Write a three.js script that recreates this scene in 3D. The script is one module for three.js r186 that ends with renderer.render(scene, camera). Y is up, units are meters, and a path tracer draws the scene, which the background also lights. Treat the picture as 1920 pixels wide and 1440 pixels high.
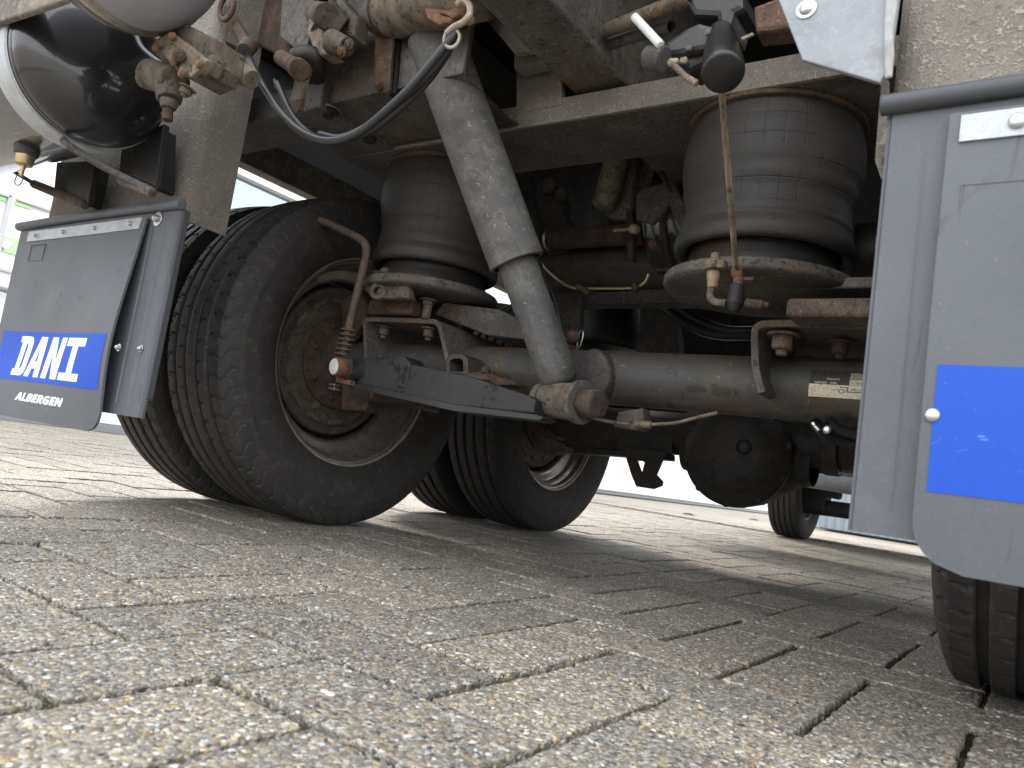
import * as THREE from 'three';
import { RoundedBoxGeometry } from 'three/addons/geometries/RoundedBoxGeometry.js';
import { mergeGeometries, mergeVertices } from 'three/addons/utils/BufferGeometryUtils.js';

// ------------------------------------------------------------------ camera, sky, sun
const scene = new THREE.Scene();
const camera = new THREE.PerspectiveCamera(2 * Math.atan(720 / 1430) * 180 / Math.PI, 4 / 3, 0.02, 400);
camera.position.set(0, 0.18, 0);
camera.rotation.set(0.1084, 0.6229, 0.1488, 'YXZ');
camera.focus = 1.3; camera.userData.fStop = 12;
camera.updateMatrixWorld();

const renderer = new THREE.WebGLRenderer({ antialias: true });
renderer.setSize(1024, 768);
renderer.toneMapping = THREE.LinearToneMapping;
renderer.toneMappingExposure = 3.35;
renderer.shadowMap.enabled = true;

function rng(seed) { let s = seed >>> 0; return () => { s = (s + 0x6D2B79F5) >>> 0; let t = s; t = Math.imul(t ^ (t >>> 15), t | 1); t ^= t + Math.imul(t ^ (t >>> 7), t | 61); return ((t ^ (t >>> 14)) >>> 0) / 4294967296; }; }
// tileable value noise
const lat = []; { const r = rng(77); for (let i = 0; i < 65536; i++) lat.push(r()); }
const sm = t => t * t * (3 - 2 * t);
function vn(u, v, f, s = 0) {
  const x = (u - Math.floor(u)) * f, y = (v - Math.floor(v)) * f, xi = Math.floor(x), yi = Math.floor(y), a = sm(x - xi), b = sm(y - yi);
  const L = (i, j) => lat[(((i % f) * 157 + (j % f) * 7919 + s * 3571) & 65535)];
  const p = L(xi, yi), q = L(xi + 1, yi), r = L(xi, yi + 1), t = L(xi + 1, yi + 1);
  return p + (q - p) * a + (r - p + (p - q - r + t) * a) * b;
}
function fbm(u, v, f, oct, s = 0) { let a = 0, w = .5, n = 0; for (let o = 0; o < oct; o++) { a += w * vn(u, v, f << o, s + o * 11); n += w; w *= .55; } return a / n; }

{ // overcast sky: one even cloud layer, a little brighter overhead, no sun disc
  const W = 512, H = 256, d = new Float32Array(W * H * 4);
  for (let j = 0; j < H; j++) for (let i = 0; i < W; i++) {
    const el = (j + .5) / H * Math.PI - Math.PI / 2, u = i / W, v = j / H, k = (j * W + i) * 4;
    const c = fbm(u, v, 6, 5, 3), up = Math.max(0, Math.sin(el));
    let L = el > 0 ? (.8 + .25 * up) * (.82 + .36 * c) : .3;
    const bl = el > 0 ? Math.max(0, (c - .5)) * .25 : 0;
    d[k] = L * (.97 - bl); d[k + 1] = L * (1 - bl * .4); d[k + 2] = L * 1.05; d[k + 3] = 1;
  }
  const t = new THREE.DataTexture(d, W, H, THREE.RGBAFormat, THREE.FloatType);
  t.mapping = THREE.EquirectangularReflectionMapping; t.minFilter = t.magFilter = THREE.LinearFilter; t.wrapS = THREE.RepeatWrapping; t.needsUpdate = true;
  scene.background = t; scene.environment = t;
}
const sun = new THREE.DirectionalLight(0xfff4e6, .95);
sun.position.set(-.7 - 7.2, 7.6, -1.5 - 5.2); sun.target.position.set(-.7, 0, -1.5);
sun.castShadow = true; sun.shadow.radius = 22; sun.shadow.mapSize.set(2048, 2048);
Object.assign(sun.shadow.camera, { left: -12, right: 12, top: 12, bottom: -12, near: .5, far: 40 });
scene.add(sun, sun.target);

// ------------------------------------------------------------------ helpers
const CAM = camera.position.clone(), CM = camera.matrixWorld.clone();
function ray(px, py) { return new THREE.Vector3((px - 960) / 1430, -(py - 720) / 1430, -1).transformDirection(CM); }
function hit(px, py, axis, val) { const d = ray(px, py), s = (val - CAM[axis]) / d[axis]; return CAM.clone().addScaledVector(d, s); }
const Z = (px, py, z) => hit(px, py, 'z', z), X = (px, py, x) => hit(px, py, 'x', x), Y = (px, py, y) => hit(px, py, 'y', y);
const inv = CM.clone().invert();
function project(p) { const q = p.clone().applyMatrix4(inv); return [960 - 1430 * q.x / q.z, 720 + 1430 * q.y / q.z, -q.z]; }
const V3 = (x, y, z) => new THREE.Vector3(x, y, z);
const mpp = p => project(p)[2] / 1430;      // metres per photograph pixel at a point

// uv in metres by the main direction of each face; also drops indices
function fin(g, s = 1) {
  if (g.index) g = g.toNonIndexed();
  const p = g.attributes.position, n = p.count, uv = new Float32Array(n * 2);
  const a = V3(), b = V3(), c = V3(), e = V3(), f = V3();
  for (let i = 0; i < n; i += 3) {
    a.fromBufferAttribute(p, i); b.fromBufferAttribute(p, i + 1); c.fromBufferAttribute(p, i + 2);
    e.subVectors(b, a).cross(f.subVectors(c, a)); const ax = Math.abs(e.x), ay = Math.abs(e.y), az = Math.abs(e.z);
    [a, b, c].forEach((q, k) => { let U, W; if (ax >= ay && ax >= az) { U = q.z; W = q.y; } else if (ay >= az) { U = q.x; W = q.z; } else { U = q.x; W = q.y; } uv[(i + k) * 2] = U * s; uv[(i + k) * 2 + 1] = W * s; });
  }
  g.setAttribute('uv', new THREE.BufferAttribute(uv, 2));
  for (const k of Object.keys(g.attributes)) if (!['position', 'normal', 'uv'].includes(k)) g.deleteAttribute(k);
  return g;
}
function mesh(name, geos, mat, parent, keepUV = false) {
  const list = (Array.isArray(geos) ? geos : [geos]).map(g => keepUV ? (g.index ? g.toNonIndexed() : g) : fin(g));
  const m = new THREE.Mesh(list.length > 1 ? mergeGeometries(list) : list[0], mat);
  m.name = name; m.castShadow = m.receiveShadow = true; parent.add(m); return m;
}
const used = {};
function numbered(n) { used[n] = (used[n] ?? -1) + 1; return used[n] ? `${n}_${String(used[n]).padStart(3, '0')}` : n; }
function tag(o, label, category, group, kind) { o.name = numbered(o.name); if (label) o.userData.label = label; if (category) o.userData.category = category; if (group) o.userData.group = group; if (kind) o.userData.kind = kind; return o; }
function grp(name, parent) { const g = new THREE.Group(); g.name = name; parent.add(g); return g; }
function box(x0, x1, y0, y1, z0, z1, r = .003) {
  const w = x1 - x0, h = y1 - y0, d = Math.abs(z1 - z0), rr = Math.min(r, w * .45, h * .45, d * .45);
  const g = new RoundedBoxGeometry(w, h, d, 2, rr); g.translate((x0 + x1) / 2, (y0 + y1) / 2, (z0 + z1) / 2); return g;
}
function orient(g, from, dir) { g.applyQuaternion(new THREE.Quaternion().setFromUnitVectors(V3(0, 1, 0), dir.clone().normalize())); g.translate(from.x, from.y, from.z); return g; }
function lathe(prof, from, dir, seg = 48) { return orient(new THREE.LatheGeometry(prof.map(q => new THREE.Vector2(Math.max(q[0], 1e-5), q[1])), seg), from, dir); }
function cyl(a, b, r1, r2 = r1, seg = 28, bev = .0015) {
  const d = b.clone().sub(a), L = d.length(); const c1 = Math.min(bev, r1 * .3, L * .3), c2 = Math.min(bev, r2 * .3, L * .3);
  return lathe([[0, 0], [r1 - c1, 0], [r1, c1], [r2, L - c2], [r2 - c2, L], [0, L]], a, d, seg);
}
// outline given by points, crisp edges
function creased(g) { return g; }
function tube(pts, r, seg = 0, rad = 10, closed = false) { const c = new THREE.CatmullRomCurve3(pts, closed, 'catmullrom', .5); return new THREE.TubeGeometry(c, seg || pts.length * 10, r, rad, closed); }
function capTube(pts, r, seg = 0, rad = 12) { const g = [tube(pts, r, seg, rad)]; const n = pts.length; g.push(cyl(pts[0].clone().add(pts[1].clone().sub(pts[0]).setLength(.001)), pts[0].clone().add(pts[0].clone().sub(pts[1]).setLength(.0012)), r, r, rad)); g.push(cyl(pts[n - 1].clone().add(pts[n - 2].clone().sub(pts[n - 1]).setLength(.001)), pts[n - 1].clone().add(pts[n - 1].clone().sub(pts[n - 2]).setLength(.0012)), r, r, rad)); return g; }
// polygon from photo pixels on the plane z (or x), extruded away by t metres
function plate(pxs, z, t, bev = .0012, holes = []) {
  const pts = pxs.map(q => Z(q[0], q[1], z));
  const sh = new THREE.Shape(pts.map(p => new THREE.Vector2(p.x, p.y)));
  for (const h of holes) sh.holes.push(new THREE.Path(h.map(q => { const p = Z(q[0], q[1], z); return new THREE.Vector2(p.x, p.y); })));
  const g = new THREE.ExtrudeGeometry(sh, { depth: Math.max(t - 2 * bev, .0005), bevelEnabled: true, bevelSize: bev, bevelThickness: bev, bevelOffset: -bev, bevelSegments: 2, curveSegments: 6 });
  g.translate(0, 0, z - t + bev); return g;
}
function plateXY(pts, z, t, bev = .0012) {
  const g = new THREE.ExtrudeGeometry(new THREE.Shape(pts.map(p => new THREE.Vector2(p[0], p[1]))), { depth: Math.max(t - 2 * bev, .0005), bevelEnabled: true, bevelSize: bev, bevelThickness: bev, bevelOffset: -bev, bevelSegments: 2, curveSegments: 6 });
  g.translate(0, 0, z - t + bev); return g;
}
function strip2(pts, w) { // an open bent strip of thickness w in xy as a polygon
  const L = [], R = [];
  for (let i = 0; i < pts.length; i++) {
    const a = pts[Math.max(0, i - 1)], b = pts[Math.min(pts.length - 1, i + 1)]; let nx = -(b[1] - a[1]), ny = b[0] - a[0]; const l = Math.hypot(nx, ny); nx /= l; ny /= l;
    L.push([pts[i][0] + nx * w / 2, pts[i][1] + ny * w / 2]); R.unshift([pts[i][0] - nx * w / 2, pts[i][1] - ny * w / 2]);
  } return L.concat(R);
}
function rounded(pts, r, n = 5) { // round the inner corners of an open polyline
  const o = [pts[0]];
  for (let i = 1; i < pts.length - 1; i++) {
    const p = pts[i], a = pts[i - 1], b = pts[i + 1]; const la = Math.hypot(a[0] - p[0], a[1] - p[1]), lb = Math.hypot(b[0] - p[0], b[1] - p[1]), k = Math.min(r, la * .45, lb * .45);
    const s = [p[0] + (a[0] - p[0]) / la * k, p[1] + (a[1] - p[1]) / la * k], e = [p[0] + (b[0] - p[0]) / lb * k, p[1] + (b[1] - p[1]) / lb * k];
    for (let j = 0; j <= n; j++) { const t = j / n; o.push([(1 - t) ** 2 * s[0] + 2 * t * (1 - t) * p[0] + t * t * e[0], (1 - t) ** 2 * s[1] + 2 * t * (1 - t) * p[1] + t * t * e[1]]); }
  }
  o.push(pts[pts.length - 1]); return o;
}
function nut(p, dir, r, h, washer = true) { const gs = []; const d = dir.clone().normalize(); let q = p; if (washer) { gs.push(cyl(p, p.clone().addScaledVector(d, h * .18), r * 1.45, r * 1.45, 24, .0006)); q = p.clone().addScaledVector(d, h * .18); } gs.push(lathe([[0, 0], [r, 0], [r, h * .8], [r * .86, h], [0, h]], q, d, 6)); const t = q.clone().addScaledVector(d, h); gs.push(cyl(t, t.clone().addScaledVector(d, h * .4), r * .55, r * .52, 14, .0008)); return gs; }
function bolthead(p, dir, r, h) { return [lathe([[0, 0], [r * .95, 0], [r, h * .12], [r * .96, h * .5], [r * .7, h * .86], [r * .3, h], [0, h]], p, dir, 20)]; }

// ------------------------------------------------------------------ procedural textures
function tex2(size, metres, fn, seedless) {
  const c = new Uint8Array(size * size * 4), h = new Uint8Array(size * size * 4);
  for (let j = 0; j < size; j++) for (let i = 0; i < size; i++) { const o = fn((i + .5) / size, (j + .5) / size), k = (j * size + i) * 4; c[k] = o[0]; c[k + 1] = o[1]; c[k + 2] = o[2]; c[k + 3] = 255; const q = Math.max(0, Math.min(255, (o[3] ?? .5) * 255)); h[k] = q; h[k + 1] = Math.max(0, Math.min(255, (o[4] ?? 1) * 255)); h[k + 2] = q; h[k + 3] = 255; }
  const mk = (a, srgb) => { const t = new THREE.DataTexture(a, size, size); t.wrapS = t.wrapT = THREE.RepeatWrapping; t.magFilter = THREE.LinearFilter; t.minFilter = THREE.LinearMipmapLinearFilter; t.generateMipmaps = true; t.repeat.set(1 / metres, 1 / metres); if (srgb) t.colorSpace = THREE.SRGBColorSpace; t.needsUpdate = true; return t; };
  return { map: mk(c, true), h: mk(h, false) };
}
const mix = (a, b, t) => a + (b - a) * Math.max(0, Math.min(1, t));
const mix3 = (a, b, t) => [mix(a[0], b[0], t), mix(a[1], b[1], t), mix(a[2], b[2], t)];
const step = (a, b, x) => sm(Math.max(0, Math.min(1, (x - a) / (b - a))));
function mat(T, o = {}) { const m = new THREE.MeshStandardMaterial({ map: T.map, bumpMap: T.h, bumpScale: o.bump ?? .001, roughness: o.rough ?? .85, metalness: o.metal ?? 0, side: o.side ?? THREE.FrontSide }); if (o.color) m.color.setRGB(...o.color); if (o.rmap) m.roughnessMap = T.h; return m; }
// fine specks shared by several dirty surfaces
function speck(u, v, f, th, s) { return step(th, th + .08, vn(u, v, f, s)); }

// wrinkled underseal, dusty
const tSeal = tex2(1024, .3, (u, v) => {
  const w = .02 * (fbm(u, v, 8, 2, 9) - .5), r1 = 1 - Math.abs(2 * fbm(u + w, v - w, 84, 2, 1) - 1), ridge = step(.80, .97, r1) * step(.3, .6, vn(u, v, 40, 7)), n = fbm(u, v, 5, 5, 2), g = vn(u, v, 256, 4);
  let c = mix3([108, 102, 95], [136, 129, 120], n * 1.3 - .2); c = mix3(c, [178, 169, 157], ridge * .6); c = mix3(c, [84, 78, 70], speck(u, v, 90, .86, 6) * .5); c = c.map(q => q + (g - .5) * 22);
  return [...c, .35 + ridge * .5 + g * .12];
});
const mSeal = mat(tSeal, { bump: .0016, rough: .9 });
// dusty painted steel with speckled dirt
const tDirt = tex2(1024, .35, (u, v) => {
  const n = fbm(u, v, 6, 6, 21), g = vn(u, v, 200, 22), g2 = fbm(u, v, 48, 3, 23);
  let c = mix3([76, 73, 70], [116, 110, 103], n * 1.5 - .25); c = mix3(c, [140, 128, 113], step(.6, .78, g2) * .55); c = mix3(c, [45, 40, 36], speck(u, v, 70, .82, 24) * .6); c = mix3(c, [110, 78, 52], step(.66, .76, fbm(u, v, 4, 4, 25)) * .4); c = c.map(q => q + (g - .5) * 18);
  return [...c, .4 + g2 * .4 + g * .15];
});
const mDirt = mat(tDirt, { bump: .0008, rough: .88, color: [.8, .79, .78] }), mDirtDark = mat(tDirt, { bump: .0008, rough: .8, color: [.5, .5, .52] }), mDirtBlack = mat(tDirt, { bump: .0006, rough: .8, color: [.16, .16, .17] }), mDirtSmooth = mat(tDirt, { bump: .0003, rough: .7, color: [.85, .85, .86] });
const mDirtLight = mat(tDirt, { bump: .0009, rough: .9, color: [1.5, 1.45, 1.38] });
// rust
const tRust = tex2(512, .16, (u, v) => {
  const n = fbm(u, v, 6, 5, 31), g = vn(u, v, 128, 32), n2 = fbm(u, v, 14, 4, 33);
  let c = mix3([72, 56, 46], [114, 91, 74], n * 1.5 - .25); c = mix3(c, [68, 60, 54], step(.5, .66, n2) * .7); c = mix3(c, [150, 116, 86], speck(u, v, 60, .83, 34) * .5); c = c.map(q => q + (g - .5) * 26);
  return [...c, n2 * .6 + g * .3];
});
const mRust = mat(tRust, { bump: .0012, rough: .92, color: [.82, .8, .78] }), mRustDark = mat(tRust, { bump: .0012, rough: .92, color: [.55, .55, .56] }), mRustDusty = mat(tRust, { bump: .001, rough: .92, color: [1.0, 1.15, 1.3] }), mRustBright = mat(tRust, { bump: .001, rough: .9, color: [1.35, 1.15, 1.0] });
// casting: grey brown dusty alloy
const tCast = tex2(512, .14, (u, v) => {
  const n = fbm(u, v, 5, 5, 41), g = vn(u, v, 150, 42), r = fbm(u, v, 9, 4, 43);
  let c = mix3([98, 90, 80], [158, 147, 132], n * 1.5 - .25); c = mix3(c, [122, 88, 64], step(.6, .72, r) * .5); c = mix3(c, [64, 58, 52], step(.64, .75, fbm(u, v, 20, 3, 44)) * .7); c = c.map(q => q + (g - .5) * 24);
  return [...c, n * .5 + g * .35];
});
const mCast = mat(tCast, { bump: .001, rough: .85, color: [.78, .76, .73] }), mCastDark = mat(tCast, { bump: .001, rough: .85, color: [.5, .49, .48] });
// damper paint: blue grey with feathery dust
const tShock = tex2(1024, .26, (u, v) => {
  const w = .03 * (fbm(u, v, 12, 3, 52) - .5), n = fbm(u, v, 5, 5, 51), r = 1 - Math.abs(2 * fbm(u + w, v + w, 26, 4, 53) - 1), f = step(.7, .98, r) * step(.45, .62, fbm(u, v, 10, 5, 58)) * step(.4, .6, n), g = vn(u, v, 256, 54);
  let c = mix3([100, 100, 101], [122, 120, 118], n * 1.4 - .2); c = mix3(c, [150, 146, 139], f * .55); c = mix3(c, [134, 130, 124], step(.5, .7, fbm(u, v, 30, 4, 59)) * .5); c = mix3(c, [84, 83, 83], step(.5, .8, fbm(u, v, 13, 6, 55)) * .5); c = mix3(c, [190, 180, 160], speck(u, v, 64, .9, 56) * .8); c = mix3(c, [130, 88, 56], speck(u, v, 22, .93, 57) * .8); c = c.map(q => q + (g - .5) * 14);
  return [...c, .4 + f * .3 + g * .1];
});
const mShock = mat(tShock, { bump: .0006, rough: .72, color: [.7, .69, .67] }), mShockLow = mat(tShock, { bump: .0002, rough: .65, color: [.54, .53, .52] });
// axle tube paint: dark grey, dust and rust bloom
const tAxle = tex2(1024, .42, (u, v) => {
  const n = fbm(u, v, 4, 6, 61), r = fbm(u, v, 5, 5, 62), g = vn(u, v, 256, 63), d = fbm(u, v, 7, 4, 64);
  let c = mix3([75, 74, 73], [97, 94, 90], n * 1.5 - .25); c = mix3(c, [112, 101, 88], step(.46, .68, d) * .6); c = mix3(c, [104, 80, 60], step(.54, .68, r) * .75); c = mix3(c, [46, 44, 44], step(.64, .74, fbm(u, v, 16, 4, 65)) * .5); c = mix3(c, [150, 142, 128], speck(u, v, 80, .9, 66) * .7); c = c.map(q => q + (g - .5) * 14);
  return [...c, .45 + r * .2 + g * .1];
});
const mAxle = mat(tAxle, { bump: .0006, rough: .58, color: [.58, .565, .54] }), mAxleDark = mat(tAxle, { bump: .0006, rough: .65, color: [.42, .41, .4] }), mAxleBlack = mat(tAxle, { bump: .0009, rough: .48, color: [.21, .21, .215] });
// chipped black paint under grey dust
const tChip = tex2(512, .2, (u, v) => {
  const n = fbm(u, v, 5, 5, 141), g = vn(u, v, 180, 142), ch = step(.54, .58, fbm(u, v, 24, 4, 143)) * step(.45, .56, fbm(u, v, 4, 3, 144)), ru = step(.66, .74, fbm(u, v, 7, 4, 145));
  let c = mix3([58, 57, 57], [82, 80, 78], n * 1.4 - .2); c = mix3(c, [20, 20, 26], ch); c = mix3(c, [92, 70, 54], ru * .6); c = mix3(c, [130, 128, 124], speck(u, v, 70, .92, 146) * .5); c = c.map(q => q + (g - .5) * 12); return [...c, .5 - ch * .3 + g * .2];
});
const mChip = mat(tChip, { bump: .0008, rough: .62, color: [.36, .36, .37] });
// tyre rubber with dust
const tRub = tex2(1024, .3, (u, v) => {
  const n = fbm(u, v, 6, 5, 71), g = vn(u, v, 256, 72), d = step(.55, .8, fbm(u, v, 20, 4, 73));
  let c = mix3([43, 41, 40], [57, 54, 51], n * 1.4 - .2); c = mix3(c, [86, 80, 73], d * .45); c = mix3(c, [150, 142, 128], speck(u, v, 140, .915, 74) * .75); c = c.map(q => q + (g - .5) * 12);
  return [...c, .5 + (g - .5) * .3 + d * .15];
});
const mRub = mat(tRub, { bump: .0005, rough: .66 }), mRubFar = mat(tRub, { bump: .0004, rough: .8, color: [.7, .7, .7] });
// air spring rubber: moulded grid, brown dust
const tBel = tex2(1024, 1, (u, v) => {
  const n = fbm(u, v, 6, 5, 81), g = vn(u, v, 256, 82);
  const gu = Math.abs(((u * 30 + .06 * (vn(u, v, 16, 83) - .5)) % 1) - .5), gv = Math.abs(((v * 9) % 1) - .5), line = Math.max(step(.46, .495, gu), step(.455, .49, gv) * .9) * step(.35, .75, vn(u, v, 14, 84) + .05), fine = .5 + .5 * Math.sin(v * 9 * 6.2832 * 9);
  let c = mix3([52, 49, 46], [72, 68, 63], n * 1.5 - .25); c = mix3(c, [76, 64, 54], step(.55, .72, fbm(u, v, 3, 4, 85)) * .5); c = mix3(c, [36, 33, 31], line * .28); c = mix3(c, [190, 178, 156], speck(u, v, 120, .955, 86) * .8); c = c.map(q => q + (g - .5) * 14);
  return [...c, .6 - line * .45 + fine * .06 + g * .1];
});
tBel.map.repeat.set(1, 1); tBel.h.repeat.set(1, 1);
const mBel = mat(tBel, { bump: .0012, rough: .6, color: [.74, .74, .75] });
// mudguard plastic
const tFlap = tex2(512, .4, (u, v) => {
  const n = fbm(u, v, 3, 5, 91), g = vn(u, v, 256, 92); let c = mix3([94, 97, 102], [108, 111, 115], n * 1.4 - .2); c = mix3(c, [150, 150, 147], speck(u, v, 60, .93, 93) * .5); c = mix3(c, [126, 124, 119], step(.6, .72, fbm(u, v, 7, 5, 94)) * step(.35, .6, vn(u, v, 90, 95)) * .22); c = mix3(c, [76, 77, 79], step(.965, .99, 1 - Math.abs(2 * fbm(u, v * .25, 8, 3, 96) - 1)) * step(.55, .7, vn(u, v, 9, 97)) * .5); c = c.map(q => q + (g - .5) * 6); return [...c, .5 + n * .3 + g * .05];
});
const mFlap = mat(tFlap, { bump: .0006, rough: .55, color: [.72, .73, .745] }), mFlapDark = mat(tFlap, { bump: .0004, rough: .5, color: [.45, .45, .46] });
// galvanised steel
const tGalv = tex2(512, .2, (u, v) => {
  const n = fbm(u, v, 7, 4, 101), r = 1 - Math.abs(2 * fbm(u, v, 16, 3, 102) - 1), g = vn(u, v, 256, 103); let c = mix3([158, 160, 163], [184, 186, 189], n * 1.4 - .2); c = mix3(c, [206, 208, 210], step(.9, .99, r) * .3); c = mix3(c, [150, 142, 130], step(.62, .75, fbm(u, v, 5, 4, 104)) * .4); c = c.map(q => q + (g - .5) * 10); return [...c, n * .5 + r * .3];
});
const mGalv = mat(tGalv, { bump: .0004, rough: .6, metal: .2, color: [.62, .64, .66] });
// rim steel, silver grey with brown film
const tRim = tex2(512, .22, (u, v) => {
  const n = fbm(u, v, 5, 5, 111), r = fbm(u, v, 8, 5, 112), g = vn(u, v, 200, 113), r3 = fbm(u, v, 20, 4, 114); let c = mix3([112, 108, 103], [150, 145, 138], n * 1.4 - .2); c = mix3(c, [110, 92, 76], step(.55, .75, r) * .35); c = mix3(c, [88, 76, 66], step(.62, .75, r3) * .4); c = c.map(q => q + (g - .5) * 14); return [...c, .5 + r * .2];
});
const mRim = mat(tRim, { bump: .0004, rough: .3, metal: .7, color: [1.5, 1.48, 1.45] }), mRimEdge = mat(tRim, { bump: .0006, rough: .5, metal: .3, color: [1.75, 1.6, 1.4] });
const flat = (r, g, b, rough = .6, metal = 0) => { const m = new THREE.MeshStandardMaterial({ roughness: rough, metalness: metal }); m.color.setRGB(r, g, b); return m; };
const mBlackGloss = new THREE.MeshPhysicalMaterial({ roughness: .32, metalness: 0, clearcoat: 1, clearcoatRoughness: .08, roughnessMap: tDirt.h, bumpMap: tDirt.h, bumpScale: .0001 }); mBlackGloss.color.setRGB(.012, .012, .013);
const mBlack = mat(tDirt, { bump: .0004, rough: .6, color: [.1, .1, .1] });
const mHose = flat(.022, .022, .023, .42), mZinc = flat(.55, .56, .57, .32, .9), mAlu = mat(tGalv, { bump: .0002, rough: .5, metal: .3, color: [1.05, 1.07, 1.08] }), mBrass = flat(.42, .33, .18, .45, .7), mCream = mat(tCast, { bump: .0003, rough: .6, color: [1.4, 1.4, 1.25] }), mWhitePin = mat(tGalv, { bump: .0006, rough: .7, color: [1.3, 1.28, 1.22] });

// ------------------------------------------------------------------ pavement of exposed-aggregate pavers
const PAL = [[150, 146, 137], [168, 160, 144], [132, 124, 110], [108, 105, 103], [184, 180, 172], [206, 203, 197], [174, 154, 118], [146, 124, 97], [118, 98, 91], [78, 80, 87], [142, 137, 131], [158, 152, 144], [190, 178, 152], [124, 118, 110], [146, 141, 132], [138, 134, 126]];
const tAgg = (() => {
  const S = 2048, M = .42, c = new Float32Array(S * S * 3), h = new Float32Array(S * S), r = rng(5);
  for (let j = 0; j < S; j++) for (let i = 0; i < S; i++) { const u = i / S, v = j / S, n = fbm(u, v, 12, 4, 121), g = vn(u, v, 512, 122), g2 = vn(u, v, 180, 123), k = j * S + i; const q = 124 + 34 * (n - .5) + 36 * (g - .5) + 26 * (g2 - .5); c[k * 3] = q; c[k * 3 + 1] = q * .97; c[k * 3 + 2] = q * .895; h[k] = .12 + .12 * g + .1 * g2; }
  const px = S / M;
  for (let n = 0; n < 38000; n++) {
    const cx = r() * S, cy = r() * S, big = r(), R1 = (.0009 + .0025 * big * big) * px, R2 = R1 * (.55 + .4 * r()), a = r() * 3.1416, ca = Math.cos(a), sa = Math.sin(a), top = .45 + .5 * r(), p = PAL[Math.floor(r() * PAL.length)], k = .88 + .26 * r(), sp = r() * 6;
    const B = Math.ceil(R1) + 1;
    for (let y = -B; y <= B; y++) for (let x = -B; x <= B; x++) {
      const X0 = (x * ca + y * sa) / R1, Y0 = (-x * sa + y * ca) / R2, ang = Math.atan2(Y0, X0), d = Math.sqrt(X0 * X0 + Y0 * Y0) * (1 + .1 * Math.sin(ang * 3 + sp));
      if (d >= 1) continue; const hh = .2 + (top - .2) * Math.sqrt(1 - d * d); const xi = ((Math.floor(cx) + x) % S + S) % S, yi = ((Math.floor(cy) + y) % S + S) % S, q = yi * S + xi;
      if (hh > h[q]) { h[q] = hh; const f = k * (.95 + .1 * lat[(q * 31) & 65535]); for (let e = 0; e < 3; e++) c[q * 3 + e] = p[e] * f; }
    }
  }
  const C = new Uint8Array(S * S * 4), Hh = new Uint8Array(S * S * 4);
  for (let k = 0; k < S * S; k++) { for (let e = 0; e < 3; e++) { C[k * 4 + e] = Math.max(0, Math.min(255, c[k * 3 + e])); Hh[k * 4 + e] = Math.max(0, Math.min(255, h[k] * 255)); } C[k * 4 + 3] = Hh[k * 4 + 3] = 255; }
  const mk = (a, s) => { const t = new THREE.DataTexture(a, S, S); t.wrapS = t.wrapT = THREE.RepeatWrapping; t.magFilter = THREE.LinearFilter; t.minFilter = THREE.LinearMipmapLinearFilter; t.generateMipmaps = true; t.repeat.set(1 / M, 1 / M); if (s) t.colorSpace = THREE.SRGBColorSpace; t.needsUpdate = true; return t; };
  return { map: mk(C, true), h: mk(Hh, false) };
})();
const mPaver = [[.9, .895, .885], [.78, .78, .785], [.98, .965, .93], [.86, .865, .87]].map(c => mat(tAgg, { bump: .0016, rough: .66, color: c }));
const pavement = grp('pavement', scene); pavement.userData.kind = 'structure';
pavement.userData.label = 'grey exposed-aggregate concrete pavers laid in herringbone under the truck';
const MOD = .1092, PX0 = -.4828, PZ0 = -.3596;
function paverGeo(seed) {
  const r = rng(seed), Lx = 2 * MOD - .0074, Lz = MOD - .0074, sh = .0042;
  const ins = [0, 0, .0016, .0042, .008];
  const axis = (L, n) => { const a = [...ins]; const k = n; for (let i = 1; i <= k; i++) a.push(.008 + (L - .016) * i / (k + 1)); for (let i = ins.length - 1; i >= 0; i--) a.push(L - ins[i]); return a; };
  const xs = axis(Lx, 30), zs = axis(Lz, 14), pos = [], uv = [], idx = [], N = xs.length, K = zs.length, ou = r() * 3, ov = r() * 3;
  const drop = [0, .0017, .0006, .0002, 0];
  for (let b = 0; b < K; b++) for (let a = 0; a < N; a++) {
    const ea = Math.min(a, N - 1 - a, 4), eb = Math.min(b, K - 1 - b, 4), e = Math.min(ea, eb);
    let x = xs[a] - Lx / 2, z = zs[b] - Lz / 2, y;
    const jx = (vn(xs[a] * 3 % 1, zs[b] * 3 % 1, 60, seed) - .5), jz = (vn(zs[b] * 3 % 1, xs[a] * 3 % 1, 60, seed + 7) - .5);
    if (e === 0) y = -.045; else y = -(e < 4 ? drop[e] : 0) + (e > 1 ? (vn(xs[a] * 3 % 1, zs[b] * 3 % 1, 40, seed + 3) - .5) * .0012 : jx * .002);
    const j2 = vn(xs[a] * 3 % 1, zs[b] * 3 % 1, 170, seed + 5) - .5; if (ea < 4) x += (jx * .0032 + j2 * .0022) * (ea < 2 ? 1 : .6); if (eb < 4) z += (jz * .0032 + j2 * .0022) * (eb < 2 ? 1 : .6);
    pos.push(x, y, z); uv.push(x + ou + (ea <= eb && ea < 4 ? -y * Math.sign(x) : 0), z + ov + (eb < ea && eb < 4 ? -y * Math.sign(z) : 0));
  }
  for (let b = 0; b < K - 1; b++) for (let a = 0; a < N - 1; a++) { const i = b * N + a; idx.push(i, i + N, i + 1, i + 1, i + N, i + N + 1); }
  const g = new THREE.BufferGeometry(); g.setAttribute('position', new THREE.Float32BufferAttribute(pos, 3)); g.setAttribute('uv', new THREE.Float32BufferAttribute(uv, 2)); g.setIndex(idx); g.computeVertexNormals(); return g;
}
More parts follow.
